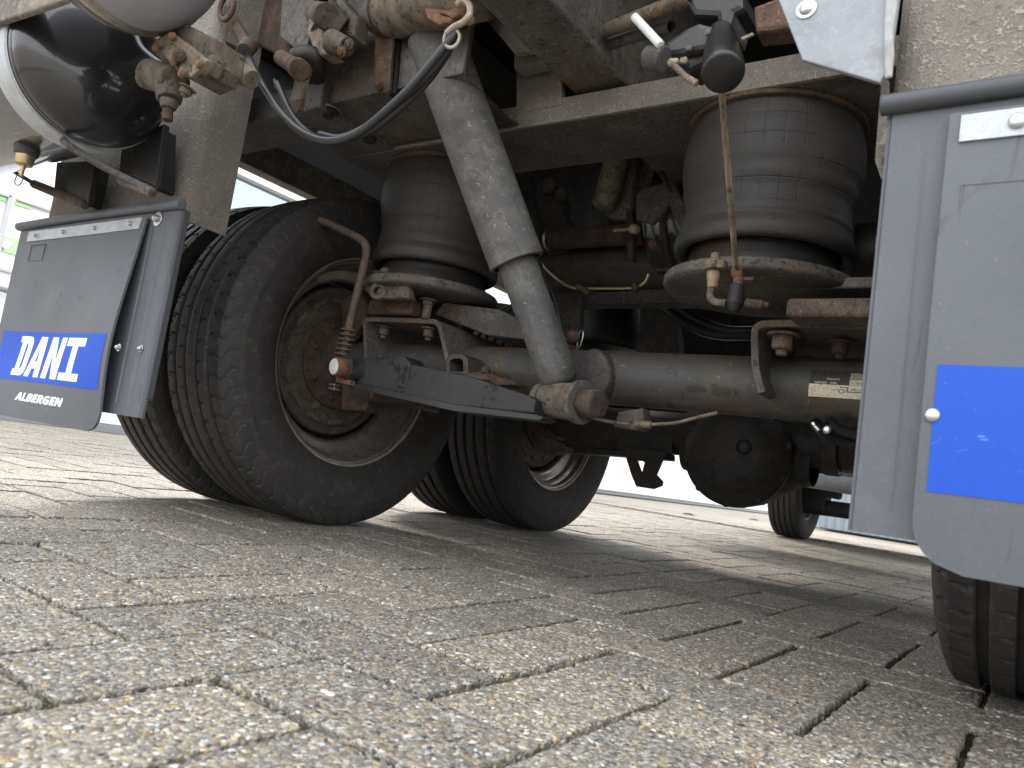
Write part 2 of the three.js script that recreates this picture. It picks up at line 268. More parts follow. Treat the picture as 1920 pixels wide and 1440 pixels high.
const bricks = []; {
  const r = rng(9);
  for (let j = -12; j < 62; j++) for (let i = -58; i < 30; i++) {
    const k = (((i + j) % 4) + 4) % 4; if (k !== 0 && k !== 2) continue;
    const H = k === 0, x = PX0 + (H ? i + 1 : i + .5) * MOD, z = PZ0 - (H ? j + .5 : j + 1) * MOD;
    const b = { x, z, H, dy: (r() - .5) * .003, tx: (r() - .5) * .012, tz: (r() - .5) * .008, yaw: (r() - .5) * .016, flip: r() < .5, v: Math.floor(r() * 12), m: Math.floor(r() * 4), area: 0, i, j };
    const q = [[-1, -1], [1, -1], [1, 1], [-1, 1]].map(([a, c]) => project(V3(x + a * (H ? MOD : MOD / 2), 0, z + c * (H ? MOD / 2 : MOD))));
    if (q.every(p => p[2] > .12)) { let A = 0; for (let n = 0; n < 4; n++) { const p = q[n], s = q[(n + 1) % 4]; A += p[0] * s[1] - s[0] * p[1]; } const cx = q.reduce((s, p) => s + p[0], 0) / 4, cy = q.reduce((s, p) => s + p[1], 0) / 4; if (cx > -150 && cx < 2070 && cy < 1620) b.area = Math.abs(A) / 2; }
    bricks.push(b);
  }
}
const paverGeos = Array.from({ length: 12 }, (_, i) => paverGeo(200 + i * 13));
const order = bricks.slice().sort((a, b) => b.area - a.area), near = new Set(order.slice(0, 300).filter(b => b.area > 40));
const bm = (b) => new THREE.Matrix4().compose(V3(b.x, b.dy, b.z), new THREE.Quaternion().setFromEuler(new THREE.Euler(b.tx, (b.H ? 0 : Math.PI / 2) + (b.flip ? Math.PI : 0) + b.yaw, b.tz, 'YXZ')), V3(1, 1, 1));
for (const b of near) { const m = new THREE.Mesh(paverGeos[b.v], mPaver[b.m]); m.name = numbered('paver'); m.applyMatrix4(bm(b)); m.castShadow = m.receiveShadow = true; pavement.add(m); }
{
  const rest = bricks.filter(b => !near.has(b)), im = new THREE.InstancedMesh(paverGeos[3], mPaver[0], rest.length), c = new THREE.Color();
  rest.forEach((b, i) => { im.setMatrixAt(i, bm(b)); const k = .92 + .16 * lat[(i * 7) & 65535]; im.setColorAt(i, c.setRGB(k, k * .99, k * .97)); });
  im.name = 'pavers'; im.userData.kind = 'stuff'; im.castShadow = im.receiveShadow = true; pavement.add(im);
}
const tSoil = tex2(512, .25, (u, v) => { const n = fbm(u, v, 6, 5, 131), g = vn(u, v, 128, 132), ms = step(.52, .66, fbm(u, v, 9, 4, 133)); let c = mix3([34, 31, 26], [58, 53, 44], n); c = mix3(c, [62, 66, 36], ms * .8); c = c.map(q => q + (g - .5) * 46); return [...c, n * .4 + g * .5]; });
const mSoil = mat(tSoil, { bump: .004, rough: .95 });
{
  const g = new THREE.PlaneGeometry(9.6, 8.1).rotateX(-Math.PI / 2); g.translate(-2.0, -.0078, -2.9); mesh('joint_sand', g, mSoil, pavement);
}
{ // pebbles standing proud of the near pavers, and moss in their joints
  const r = rng(33), near2 = bricks.filter(b => { const p = project(V3(b.x, 0, b.z)); return p[2] > -.05 && Math.hypot(b.x, b.z) < 1.9 && p[2] > .02 ? (p[0] > -500 && p[0] < 2400) : Math.hypot(b.x, b.z) < .3; });
  const gs = new THREE.IcosahedronGeometry(1, 1); const P = gs.attributes.position; for (let i = 0; i < P.count; i++) { const v = V3().fromBufferAttribute(P, i), k = 1 + .18 * Math.sin(v.x * 3.1 + 1) * Math.cos(v.z * 2.7); P.setXYZ(i, v.x * k, v.y, v.z * (1 + .12 * Math.sin(v.x * 2.3 + v.y))); }
  const pg = mergeVertices((gs.deleteAttribute('normal'), gs.deleteAttribute('uv'), gs)); pg.computeVertexNormals();
  const list = [];
  for (const b of near2) {
    const M = bm(b), d = Math.hypot(b.x, b.z), n = Math.floor(d < .9 ? 1150 : 760);
    for (let k = 0; k < n; k++) {
      const rr = .0008 + .0023 * Math.pow(r(), 2.0) + (r() < .02 ? .0014 : 0), x = (r() - .5) * (2 * MOD - .0100 - 1.7 * rr), z = (r() - .5) * (MOD - .0100 - 1.7 * rr);
      const s = V3(rr, rr * (.34 + .14 * r()), rr * (.6 + .4 * r())), m = new THREE.Matrix4().compose(V3(x, -.0001 - rr * .17 + .0005 * (r() - .5), z), new THREE.Quaternion().setFromEuler(new THREE.Euler((r() - .5) * .25, r() * 6.28, (r() - .5) * .25)), s);
      m.premultiply(M); const p0 = PAL[Math.floor(r() * PAL.length)], q = (.78 + .3 * r()) * [1, .88, 1.07, .96][b.m], gy = (p0[0] + p0[1] + p0[2]) / 3, dm = -.12 * (142 - gy), p = p0.map((e, k) => e + (gy * [1.01, 1, .97][k] - e) * .0 + dm); list.push([m, p, q]);
    }
  }
  const mP = new THREE.MeshStandardMaterial({ roughness: .46 }); mP.color.setRGB(.9, .895, .885); const im = new THREE.InstancedMesh(pg, mP, list.length), c = new THREE.Color();
  list.forEach(([m, p, q], i) => { im.setMatrixAt(i, m); im.setColorAt(i, c.setRGB(p[0] / 255 * q, p[1] / 255 * q, p[2] / 255 * q, THREE.SRGBColorSpace)); });
  im.name = 'pebbles'; im.userData.kind = 'stuff'; im.castShadow = im.receiveShadow = true; pavement.add(im);
  console.log('pebbles', list.length);
  // the pale double pebble in the near paver
  const q = Y(612, 1302, 0), wp = flat(.62, .58, .52, .5);
  for (const [dx, s] of [[-.0022, .0042], [.0036, .0045]]) { const g = new THREE.SphereGeometry(s, 20, 14); g.scale(1, .5, .9); g.translate(q.x + dx, .0006, q.z); mesh('pebble', g, wp, pavement); }
  const moss = []; const mg = new THREE.IcosahedronGeometry(1, 1);
  for (const b of near2) for (let k = 0; k < 110; k++) {
    const side = r() < .5, x = side ? (r() - .5) * 2 * MOD : (r() < .5 ? -1 : 1) * MOD, z = side ? (r() < .5 ? -.5 : .5) * MOD : (r() - .5) * MOD;
    if (vn((b.x + 9 + x) * .31 % 1, (b.z + 9 + z) * .37 % 1, 16, 140) < .5) continue;
    const m = new THREE.Matrix4().compose(V3(x + (r() - .5) * .003, -.0082 + r() * .003, z + (r() - .5) * .003), new THREE.Quaternion().setFromEuler(new THREE.Euler(r() * 3, r() * 6, r() * 3)), V3(.0012 + .0022 * r(), .001 + .0022 * r(), .0012 + .0022 * r())); m.premultiply(bm(b)); moss.push(m);
  }
  const mm = new THREE.InstancedMesh(mg, flat(.055, .06, .028, .95), moss.length), cc = new THREE.Color(); moss.forEach((m, i) => { mm.setMatrixAt(i, m); const k = .55 + .8 * r(); mm.setColorAt(i, cc.setRGB(k * 1.05, k, k * .9)); });
  mm.name = 'moss'; mm.userData.kind = 'stuff'; mm.castShadow = mm.receiveShadow = true; pavement.add(mm);
}
{ // the yard beyond, same paving too far off to tell its joints
  const g = new THREE.PlaneGeometry(300, 300).rotateX(-Math.PI / 2); g.translate(0, -.0145, 0);
  const m = mesh('ground', g, mPaver[2], scene); m.userData.kind = 'structure';
}
{ // drain channel running across the yard ahead of the truck
  const ch = grp('drain_channel', scene); ch.userData.kind = 'structure'; ch.userData.label = 'shallow concrete drain channel crossing the yard ahead of the truck';
  for (let i = 0; i < 11; i++) { const x0 = -4.9 + i * .75; mesh('kerb_stone', box(x0, x0 + .742, -.03, .012 + .003 * lat[i * 91], -5.42, -5.53, .006), mPaver[2], ch); mesh('kerb_stone', box(x0, x0 + .742, -.03, .008 + .003 * lat[i * 57], -5.62, -5.73, .006), mPaver[3], ch); }
  mesh('grate', box(-4.9, 3.35, -.02, -.002, -5.535, -5.615, .002), mDirtDark, ch);
}

// ------------------------------------------------------------------ buildings around the yard
const mWhite = flat(.87, .87, .87, .6), mWhiteFrame = flat(.78, .78, .76, .4), mGreyBase = flat(.22, .23, .24, .7), mGreen = flat(.5, .8, .36, .5), mDoorGrey = flat(.5, .51, .52, .5), mDarkSeal = flat(.03, .03, .03, .6);
const mGlass = new THREE.MeshStandardMaterial({ roughness: .04, metalness: .9 }); mGlass.color.setRGB(.33, .38, .45);
const FX = -5.5;
{
  const b = grp('hall_building', scene); tag(b, 'white hall along the left side of the truck with grey base and green lettering', 'building');
  const w0 = X(430, 300, FX), w1 = X(640, 415, FX), wy1 = X(450, 312, FX).y, wy0 = .95, wz0 = X(330, 300, FX).z, wz1 = wz0 - 6;
  // wall with a real opening for the long window
  mesh('wall', [box(FX - .3, FX, .06, wy0, 3.5, -34, .01), box(FX - .3, FX, wy1, 2.9, 3.5, -34, .01), box(FX - .3, FX, wy0, wy1, 3.5, wz0, .01), box(FX - .3, FX, wy0, wy1, wz1, -34, .01), box(FX - 8, FX - .3, .0, .06, 3.5, -34, .01), box(FX - 8.3, FX - 8, 0, 2.9, 3.5, -34, .01), box(FX - 8.3, FX + .1, 2.9, 3.05, 3.6, -34.1, .01)], mWhite, b);
  mesh('base_plinth', box(FX - .32, FX + .02, 0, .057, 3.5, -34, .006), mGreyBase, b);
  const wf = mesh('window', [box(FX - .12, FX + .02, wy1 - .07, wy1 + .03, wz0, wz1, .006), box(FX - .12, FX + .02, wy0 - .03, wy0 + .07, wz0, wz1, .006), box(FX - .12, FX + .02, wy0 + .07, wy1 - .07, wz0, wz0 - .07, .004), box(FX - .12, FX + .02, wy0 + .07, wy1 - .07, wz1 + .07, wz1, .004)], mWhiteFrame, b);
  for (let i = 0; i < 3; i++) { const za = wz0 - .07 - i * 1.9; mesh('pane', box(FX - .06, FX - .052, wy0 + .07, wy1 - .07, za, za - 1.85, .001), mGlass, wf); mesh('mullion', box(FX - .1, FX + .01, wy0 + .07, wy1 - .07, za - 1.85, za - 1.9, .003), mWhiteFrame, wf); }
  // shop door and its posts at the far left of the picture
  const F = (px, py) => X(px, py, FX);
  const rec = (x0, y0, x1, y1, t, m, n) => { const a = F(x0, y0), c = F(x1, y1); mesh(n, box(FX + .001, FX + t, Math.min(a.y, c.y), Math.max(a.y, c.y), Math.max(a.z, c.z), Math.min(a.z, c.z), .002), m, b); };
  { const a = F(0, 365), c = F(17, 372), d = F(0, 440); mesh('door_frame', [box(FX + .001, FX + .03, d.y - .9, c.y + .02, c.z + .012, c.z - .012, .002), box(FX + .001, FX + .03, c.y, c.y + .018, a.z + .5, c.z, .002)], mDoorGrey, b); mesh('green_strip', box(FX + .001, FX + .012, c.y - .028, c.y - .004, a.z + .5, c.z + .014, .001), mGreen, b); }
  { const a = F(29, 376), c = F(74, 392); mesh('door_frame', box(FX + .001, FX + .03, a.y, a.y + .016, a.z, c.z - .1, .002), mDoorGrey, b); mesh('green_strip', box(FX + .001, FX + .012, a.y - .026, a.y - .003, a.z, F(58, 388).z, .001), mGreen, b); }
  { const a = F(8, 455), c = F(48, 478); const sg = mesh('sign_board', box(FX + .001, FX + .01, c.y - .02, a.y + .04, a.z, c.z - .05, .001), mGreen, b);
    const cz = (a.z + c.z) / 2, h = (a.y - c.y) + .02, y0 = c.y - .0; // white strokes read as the end of a word, letter V
    for (const s of [-1, 1]) { const g = new RoundedBoxGeometry(.006, h, .05, 1, .002); g.rotateX(s * .38); g.translate(FX + .014, y0 + h / 2, cz - s * .06); mesh('letter', g, mWhite, sg); } }
  { const a = F(0, 505), c = F(30, 515); mesh('door_rail', box(FX + .001, FX + .02, a.y - .008, a.y + .008, a.z + .4, c.z, .002), mDoorGrey, b); }
  { const a = F(8, 545); mesh('door_handle', capTube([V3(FX + .005, a.y, a.z + .1), V3(FX + .05, a.y, a.z + .1), V3(FX + .05, a.y, a.z - .06), V3(FX + .005, a.y, a.z - .06)], .018, 30, 10), mGreyBase, b); }
  // sectional door panels further along
  for (let i = 0; i < 2; i++) { const z0 = -5.6 - i * 13; const dr = mesh('garage_door', box(FX + .001, FX + .03, .06, .94, z0, z0 - 12, .006), mWhite, b); for (let k = 1; k < 3; k++) mesh('panel', box(FX + .001, FX + .03, .14 + k * .805, .935 + k * .805, z0, z0 - 12, .006), mWhite, dr); }
}
{
  const s = grp('corrugated_shed', scene); tag(s, 'low shed of pale blue-grey corrugated sheet standing ahead of the truck', 'shed');
  const z = -10.2, x0 = -2.3, n = 30, w = .1; const mC = flat(.3, .34, .37, .45, .1);
  for (let k = 0; k < n; k++) { const pts = []; for (let i = 0; i <= 10; i++) pts.push([x0 + (k + i / 10) * w, z + .018 * Math.cos(i / 10 * 6.2832)]); const poly = strip2(pts, .004); const g = new THREE.ExtrudeGeometry(new THREE.Shape(poly.map(p => new THREE.Vector2(p[0], -p[1]))), { depth: 2.3, bevelEnabled: false }); g.rotateX(-Math.PI / 2); g.translate(0, .02, 0); mesh('sheet_rib', g, mC, s); }
  mesh('corner_post', box(x0 - .1, x0 - .003, 0, 2.4, z + .03, z - .07, .004), mC, s);
  mesh('body', box(x0 - .09, x0 + n * w, .0, 2.38, z - .08, z - 3, .01), mC, s); mesh('roof', box(x0 - .2, x0 + n * w + .1, 2.42, 2.5, z + .15, z - 3.1, .01), mGreyBase, s);
}
{ // dry leaves
  const lm = flat(.45, .22, .06, .8), lm2 = flat(.34, .26, .14, .85); const spots = [[1528, 991, lm, 'orange dry leaf lying right of the front wheel'], [1413, 976, lm2, 'tan dry leaf lying left of the front wheel'], [1290, 966, lm2, 'tan dry leaf on bright ground behind the differential']];
  for (const [px, py, m, lab] of spots) { const p = Y(px, py, .006), g = new THREE.BufferGeometry(), pos = []; const o = [[-.06, .004, 0], [-.02, .016, .025], [.03, .02, .02], [.065, .004, 0], [.03, .012, -.022], [-.02, .008, -.024]], c = [0, .004, 0]; for (let i = 0; i < 6; i++) pos.push(...c, ...o[(i + 1) % 6], ...o[i]); g.setAttribute('position', new THREE.Float32BufferAttribute(pos, 3)); g.computeVertexNormals(); g.translate(p.x, .006, p.z); const q = mesh('dry_leaf', g, m.clone(), scene); q.material.side = THREE.DoubleSide; tag(q, lab, 'leaf'); }
}

// ------------------------------------------------------------------ the truck, seen from below its tail
const truck = grp('truck', scene);
const XC = -.665, ZT = -1.153, ZD = -2.013, R = .357;
const UPX = V3(1, 0, 0), UPY = V3(0, 1, 0), DNY = V3(0, -1, 0), BK = V3(0, 0, 1);
const P = (name, geos, m, parent = truck) => mesh(name, geos, m, parent);

// ---- tyres and wheels
function tyreGeo(N, K, fine) {
  const prof = []; // [u, rho, isTread]
  const side = [[.076, .224], [.086, .229], [.0945, .245], [.1005, .266], [.1025, .287], [.1015, .305], [.0985, .320], [.0945, .332], [.0915, .339], [.0885, .3448], [.085, .3492], [.081, .3525]];
  const full = []; for (let i = 0; i < side.length - 1; i++) { const k = i < 5 ? 2 : 3; for (let j = 0; j < k; j++) full.push([mix(side[i][0], side[i + 1][0], j / k), mix(side[i][1], side[i + 1][1], j / k), 0]); }
  const tread = []; const gr = [-.052, -.0175, .0175, .052], gw = .0054; const us = new Set(); for (let i = 0; i <= K; i++) us.add(+(-.081 + .162 * i / K).toFixed(5)); for (const g of gr) for (const q of [-gw - .0006, -gw + .0006, gw - .0006, gw + .0006]) us.add(+(g + q).toFixed(5));
  for (const u of [...us].sort((a, b) => b - a)) tread.push([u, .3525 + .0045 * (1 - (u / .081) ** 2), 1]);
  const all = [...full, ...tread, ...full.slice().reverse().map(q => [-q[0], q[1], 0])];
  const pos = [], uv = [], idx = [], M = all.length; let arc = 0;
  for (let j = 0; j < M; j++) {
    if (j) arc += Math.hypot(all[j][0] - all[j - 1][0], all[j][1] - all[j - 1][1]);
    const [u, r0, t] = all[j];
    for (let i = 0; i <= N; i++) {
      const th = i / N * 2 * Math.PI; let r = r0, uu = u; const au = Math.abs(u), sg = Math.sign(u);
      if (t) for (const g of gr) if (Math.abs(u - g) < gw) r -= .0085;
      const fr = x => x - Math.floor(x);
      if (au < .0475 && t) { // short kinked sipes on the ribs
        const rib = au < .013 ? 0 : 1, f = fr(th / (2 * Math.PI) * 58 + rib * .4 * sg + u * 9 + (Math.abs(u - sg * .03) < .006 ? .12 : 0)); const on = rib ? (au > .0225 && au < .037) : au < .006;
        if (on && fine && f < .055) r -= .0035;
      } else if ((au >= .057 && r0 > .318)) { // notched shoulder blocks running on to the sidewall
        const dd = t ? (au - .057) : (.03 + (.3525 - r0) * 1.0), f = fr(th / (2 * Math.PI) * 58 + sg * 5.5 * dd + .22 * Math.sin(dd * 150)); const w = .11, e = Math.min(step(0, .05, f), step(w + .05, w, f));
        const fade = t ? step(0, .004, au - .057) : step(.318, .326, r0); if (f < w + .05) r -= .0034 * e * fade;
        if (!t && f > w + .05 && r0 > .326) r += .0005;
      }
      if (!t) for (const q of [[.30, .0016], [.275, .0016], [.312, .0012], [.24, .0022], [.258, .0010]]) { const d = Math.abs(r0 - q[0]); if (d < .0022) uu += sg * q[1]; }
      pos.push(uu, r * Math.cos(th), r * Math.sin(th)); uv.push(th * R, arc);
    }
  }
  for (let j = 0; j < M - 1; j++) for (let i = 0; i < N; i++) { const a = j * (N + 1) + i; idx.push(a, a + N + 1, a + 1, a + 1, a + N + 1, a + N + 2); }
  const g = new THREE.BufferGeometry(); g.setAttribute('position', new THREE.Float32BufferAttribute(pos, 3)); g.setAttribute('uv', new THREE.Float32BufferAttribute(uv, 2)); g.setIndex(idx); g.computeVertexNormals(); return g;
}
const tyreNear = tyreGeo(1160, 26, true), tyreFar = tyreGeo(580, 18, false);
const rimProf = [[.2275, .0785], [.2295, .0765], [.2282, .0735], [.222, .073], [.2185, .0745], [.2160, .0735], [.2145, .067], [.2150, .060], [.2165, .0565], [.2145, .053], [.2070, .047], [.2050, .040], [.2055, .034], [.1990, .0285], [.1860, .023], [.1790, .018], [.1765, .010], [.1760, -.012], [.1790, -.022], [.1960, -.034], [.1990, -.050], [.2000, -.066], [.1960, -.074], [.1800, -.079], [.1000, -.080], [.08, -.078], [.0001, -.078]];
const rimGeo = lathe(rimProf, V3(0, 0, 0), UPX, 96), rimBack = lathe(rimProf.slice(0, 20).map(([r, y]) => [r + .002, y]).reverse(), V3(0, 0, 0), UPX, 64);
const rimLip = (() => { const g = new THREE.TorusGeometry(.2272, .0044, 10, 120); g.rotateY(Math.PI / 2); g.translate(.0775, 0, 0); return g; })();
const mRim2 = mRim.clone(); mRim2.side = THREE.DoubleSide;
function wheel(x, z, side, near, drum, label) { // side +1: inner face looks to +x
  const w = grp('wheel', truck); w.position.set(x, R, z); if (side < 0) w.rotation.y = Math.PI; w.rotation.order = 'YXZ'; w.rotation.x = (near ? .13 : .4) + x;
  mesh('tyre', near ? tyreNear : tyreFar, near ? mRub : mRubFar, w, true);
  mesh('rim', [rimGeo.clone()], mRim2, w); mesh('rim_lip', rimLip.clone(), mRimEdge, w);
  if (drum) {
    mesh('brake_drum', [lathe([[0, -.07], [.158, -.07], [.165, -.064], [.166, .0], [.163, .008], [.155, .010], [.152, .004], [.118, .006], [.112, .014], [.0, .014]], V3(0, 0, 0), UPX, 72)], mat(tCast, { bump: .001, rough: .8, color: [.36, .35, .34] }), w);
    const b = [lathe([[0, .012], [.104, .012], [.107, .015], [.107, .020], [.104, .023], [.07, .024], [.066, .034], [.048, .038], [.046, .075], [0, .075]], V3(0, 0, 0), UPX, 64)];
    mesh('backing_plate', b, mRustDark, w);
    const nb = []; for (let i = 0; i < 8; i++) { const a = i / 8 * 6.283 + .2; nb.push(...bolthead(V3(.022, .086 * Math.cos(a), .086 * Math.sin(a)), UPX, .008, .007)); } mesh('plate_bolts', nb, mRustDark, w);
    const hb = []; for (let i = 0; i < 14; i++) { const a = i / 14 * 6.283; const g = box(-.004, .004, -.006, .006, -.02, .02, .003); g.rotateX(a); g.translate(.006, .137 * Math.cos(a), .137 * Math.sin(a)); hb.push(g); } mesh('drum_ribs', hb, mCastDark, w);
  }
  if (label) w.userData.label = label; return w;
}
const XL = -1.319, XR = .006, DUAL = .238;
wheel(XL, ZT, 1, true, true, 'left inner wheel of the rear axle with brown rusty rim lip');
wheel(XL - DUAL, ZT, 1, true, false, 'left outer wheel of the rear axle behind the lettered flap');
wheel(XR, ZT, -1, true, true, 'right wheel of the rear axle below the right flap');
wheel(XR + DUAL, ZT, -1, false, false);
wheel(XL, ZD, 1, false, true, 'left inner wheel of the drive axle');
wheel(XL - DUAL, ZD, 1, false, false);
wheel(XR, ZD, -1, false, true); wheel(XR + DUAL, ZD, -1, false, false);
wheel(-1.345, -5.22, 1, false, true, 'left front wheel seen far ahead'); wheel(.15, -5.22, -1, false, true);

// ---- body above: floor, sides, sill
P('body', [box(-1.70, .36, 1.15, 2.7, -.62, -2.3, .02)], mat(tFlap, { rough: .5, color: [4, 4, 4.1] }));
P('floor', [box(-1.66, .33, 1.09, 1.148, -.60, -2.3, .004)], mDirtBlack);
P('side_panel', [box(-1.715, -1.70, .835, 1.6, -.62, -2.3, .004)], mat(tFlap, { rough: .5, color: [4, 4, 4.1] }));
P('sill', [box(-1.70, -1.655, .82, .90, -.80, -2.55, .004)], mDirtLight);
P('sill', [box(.325, .37, .82, .90, -.80, -2.55, .004)], mDirtLight);
P('cab', [box(-1.70, .36, .55, 2.5, -4.32, -4.7, .03), box(-1.70, .36, .8, 2.5, -4.7, -6.2, .06), box(-1.6, .3, .36, .8, -5.7, -6.2, .04)], mat(tFlap, { rough: .5, color: [4, 4, 4.1] }));
// frame rails, running gear bulk
const railX = Y(575, 265, .75).x;
P('frame_rail', [box(railX, railX + .16, .752, 1.08, -.905, -4.4, .006)], mDirtSmooth);
const r2a = Y(1180, 165, .80), r2b = Y(1000, 92, .80);
P('frame_rail', [box(r2b.x - .012, r2a.x, .802, 1.08, -.45, -4.4, .006)], mDirt);
P('frame_rail', [box(-.13, -.05, .752, 1.08, -1.14, -4.4, .006)], mDirtDark);
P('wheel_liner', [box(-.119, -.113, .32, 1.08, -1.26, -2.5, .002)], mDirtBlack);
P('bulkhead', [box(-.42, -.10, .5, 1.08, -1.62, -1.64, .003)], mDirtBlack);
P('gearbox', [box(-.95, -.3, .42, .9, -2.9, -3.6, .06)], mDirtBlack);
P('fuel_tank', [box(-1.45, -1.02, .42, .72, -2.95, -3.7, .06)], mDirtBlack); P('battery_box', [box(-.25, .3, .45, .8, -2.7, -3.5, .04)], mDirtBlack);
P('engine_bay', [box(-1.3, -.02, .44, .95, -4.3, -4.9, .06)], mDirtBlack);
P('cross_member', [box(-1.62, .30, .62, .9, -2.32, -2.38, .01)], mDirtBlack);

// ---- cross beam over the air springs
P('cross_beam', [box(railX + .02, .31, .7495, .784, -.984, -1.142, .003)], mDirtSmooth);
P('tail_beam', [box(-1.69, railX + .15, .7485, .80, -.80, -.90, .004)], mDirtSmooth);
P('cross_beam_flange', [box(-1.06, .31, .7485, .790, -.976, -.9842, .0015)], mSeal);
// hanger bracket between the rail and the beam
P('hanger_bracket', [plate([[964, 128], [1042, 108], [1052, 118], [1054, 196], [968, 212], [968, 140]], -.974, .012), plate([[880, -30], [1034, -30], [1023, 84], [1016, 92], [964, 100], [905, 30]], -.90, .012), plate([[964, 100], [1016, 92], [1042, 108], [964, 128]], -.93, .03)], mSeal);

// ---- mudguard carriers left and right, bent sheet with a rounded corner
function carrier(pts, y0, y1) { const poly = strip2(rounded(pts, .03, 7), .004); const g = new THREE.ExtrudeGeometry(new THREE.Shape(poly.map(p => new THREE.Vector2(p[0], -p[1]))), { depth: y1 - y0, bevelEnabled: false, steps: 1 }); g.rotateX(-Math.PI / 2); g.translate(0, y0, 0); return g; }
P('mudguard_carrier', [carrier([[-1.70, -.74], [-1.70, -.662], [-1.202, -.662], [-1.202, -.752]], .506, 1.08)], mSeal);
P('mudguard_carrier', [carrier([[-.129, -.76], [-.129, -.662], [.42, -.662], [.42, -.74]], .478, 1.08)], mSeal);
P('carrier_end', [plate([[1652, 148], [1666, 150], [1668, 335], [1652, 335], [1640, 300]], -.668, .006)], mDirtLight);

// ---- mudflaps
function flapTexture(sz, letters) {
  const c = document.createElement('canvas'); c.width = sz[0]; c.height = sz[1]; const x = c.getContext('2d'); return { c, x };
}
function decal(textX) {
  const c = document.createElement('canvas'); c.width = 1024; c.height = 240; const x = c.getContext('2d');
  x.fillStyle = '#0148b4'; x.fillRect(0, 0, 1024, 240);
  x.save(); x.translate(textX, 0); x.transform(1.12, 0, -.07, 1, 40, 0);
  // slab-cut display letters, drawn as shapes
  x.fillStyle = '#f2f4f6';
  const rects = (l) => l.forEach(q => { x.beginPath(); q.forEach((p, i) => i ? x.lineTo(p[0], p[1]) : x.moveTo(p[0], p[1])); x.closePath(); x.fill('evenodd'); });
  const t = 22, b = 216;
  // D
  x.beginPath(); x.moveTo(70, t); x.lineTo(150, t); x.quadraticCurveTo(192, t, 192, t + 50); x.lineTo(192, b - 50); x.quadraticCurveTo(192, b, 150, b); x.lineTo(70, b); x.lineTo(70, b - 32); x.lineTo(90, b - 32); x.lineTo(90, t + 30); x.lineTo(70, t + 30); x.closePath();
  x.moveTo(132, t + 34); x.lineTo(132, b - 34); x.quadraticCurveTo(150, b - 34, 150, b - 54); x.lineTo(150, t + 54); x.quadraticCurveTo(150, t + 34, 132, t + 34); x.closePath(); x.fill('evenodd');
  // A
  rects([[[196, b], [250, t], [306, t], [330, b], [284, b], [280, b - 40], [250, b - 40], [240, b]]]); x.fillStyle = '#0148b4'; rects([[[258, b - 74], [277, b - 74], [270, t + 46]]]); x.fillStyle = '#f2f4f6';
  // N
  rects([[[352, b], [352, t], [404, t], [440, b - 78], [440, t], [486, t], [486, b], [436, b], [398, t + 80], [398, b]]]);
  // I with serifs
  rects([[[500, t], [660, t], [660, t + 38], [604, t + 38], [604, b - 34], [660, b - 34], [660, b], [500, b], [500, b - 34], [556, b - 34], [556, t + 38], [500, t + 38]]]);
  x.restore(); { const r = rng(61); for (let i = 0; i < 420; i++) { x.fillStyle = ['rgba(190,196,200,.35)', 'rgba(60,56,50,.3)', 'rgba(140,132,118,.3)'][i % 3]; x.fillRect(r() * 1024, r() * 240, 1 + r() * 2.2, 1 + r() * 2.2); } x.strokeStyle = 'rgba(205,215,230,.35)'; x.lineWidth = 1; for (let i = 0; i < 16; i++) { const a = r() * 1024, b2 = r() * 240; x.beginPath(); x.moveTo(a, b2); x.lineTo(a + (r() - .5) * 60, b2 + (r() - .3) * 34); x.stroke(); } x.fillStyle = 'rgba(190,205,225,.5)'; x.fillRect(70, 128, 10, 3); x.fillRect(74, 134, 12, 2); }
  const tx = new THREE.CanvasTexture(c); tx.colorSpace = THREE.SRGBColorSpace; const m = new THREE.MeshStandardMaterial({ map: tx, roughness: .6 }); return m;
}
function bent(x0, x1, y0, y1, zf, nx = 40, ny = 40, corner = 0) { // sheet following z = zf(x,y), with real rounded lower corners
  const pos = [], uv = [], idx = [];
  for (let j = 0; j <= ny; j++) for (let i = 0; i <= nx; i++) {
    const y = mix(y0, y1, j / ny); let xa = x0, xb = x1; const d = y - y0; if (corner && d < corner) { const q = corner - Math.sqrt(Math.max(0, corner ** 2 - (corner - d) ** 2)); xa += q; xb -= q; }
    const x = mix(xa, xb, i / nx); pos.push(x, y, zf(x, y)); uv.push((x - x0) / (x1 - x0), (y - y0) / (y1 - y0));
  }
  for (let j = 0; j < ny; j++) for (let i = 0; i < nx; i++) { const a = j * (nx + 1) + i; idx.push(a, a + 1, a + nx + 1, a + 1, a + nx + 2, a + nx + 1); }
  const g = new THREE.BufferGeometry(); g.setAttribute('position', new THREE.Float32BufferAttribute(pos, 3)); g.setAttribute('uv', new THREE.Float32BufferAttribute(uv, 2)); g.setIndex(idx); g.computeVertexNormals(); return g;
}
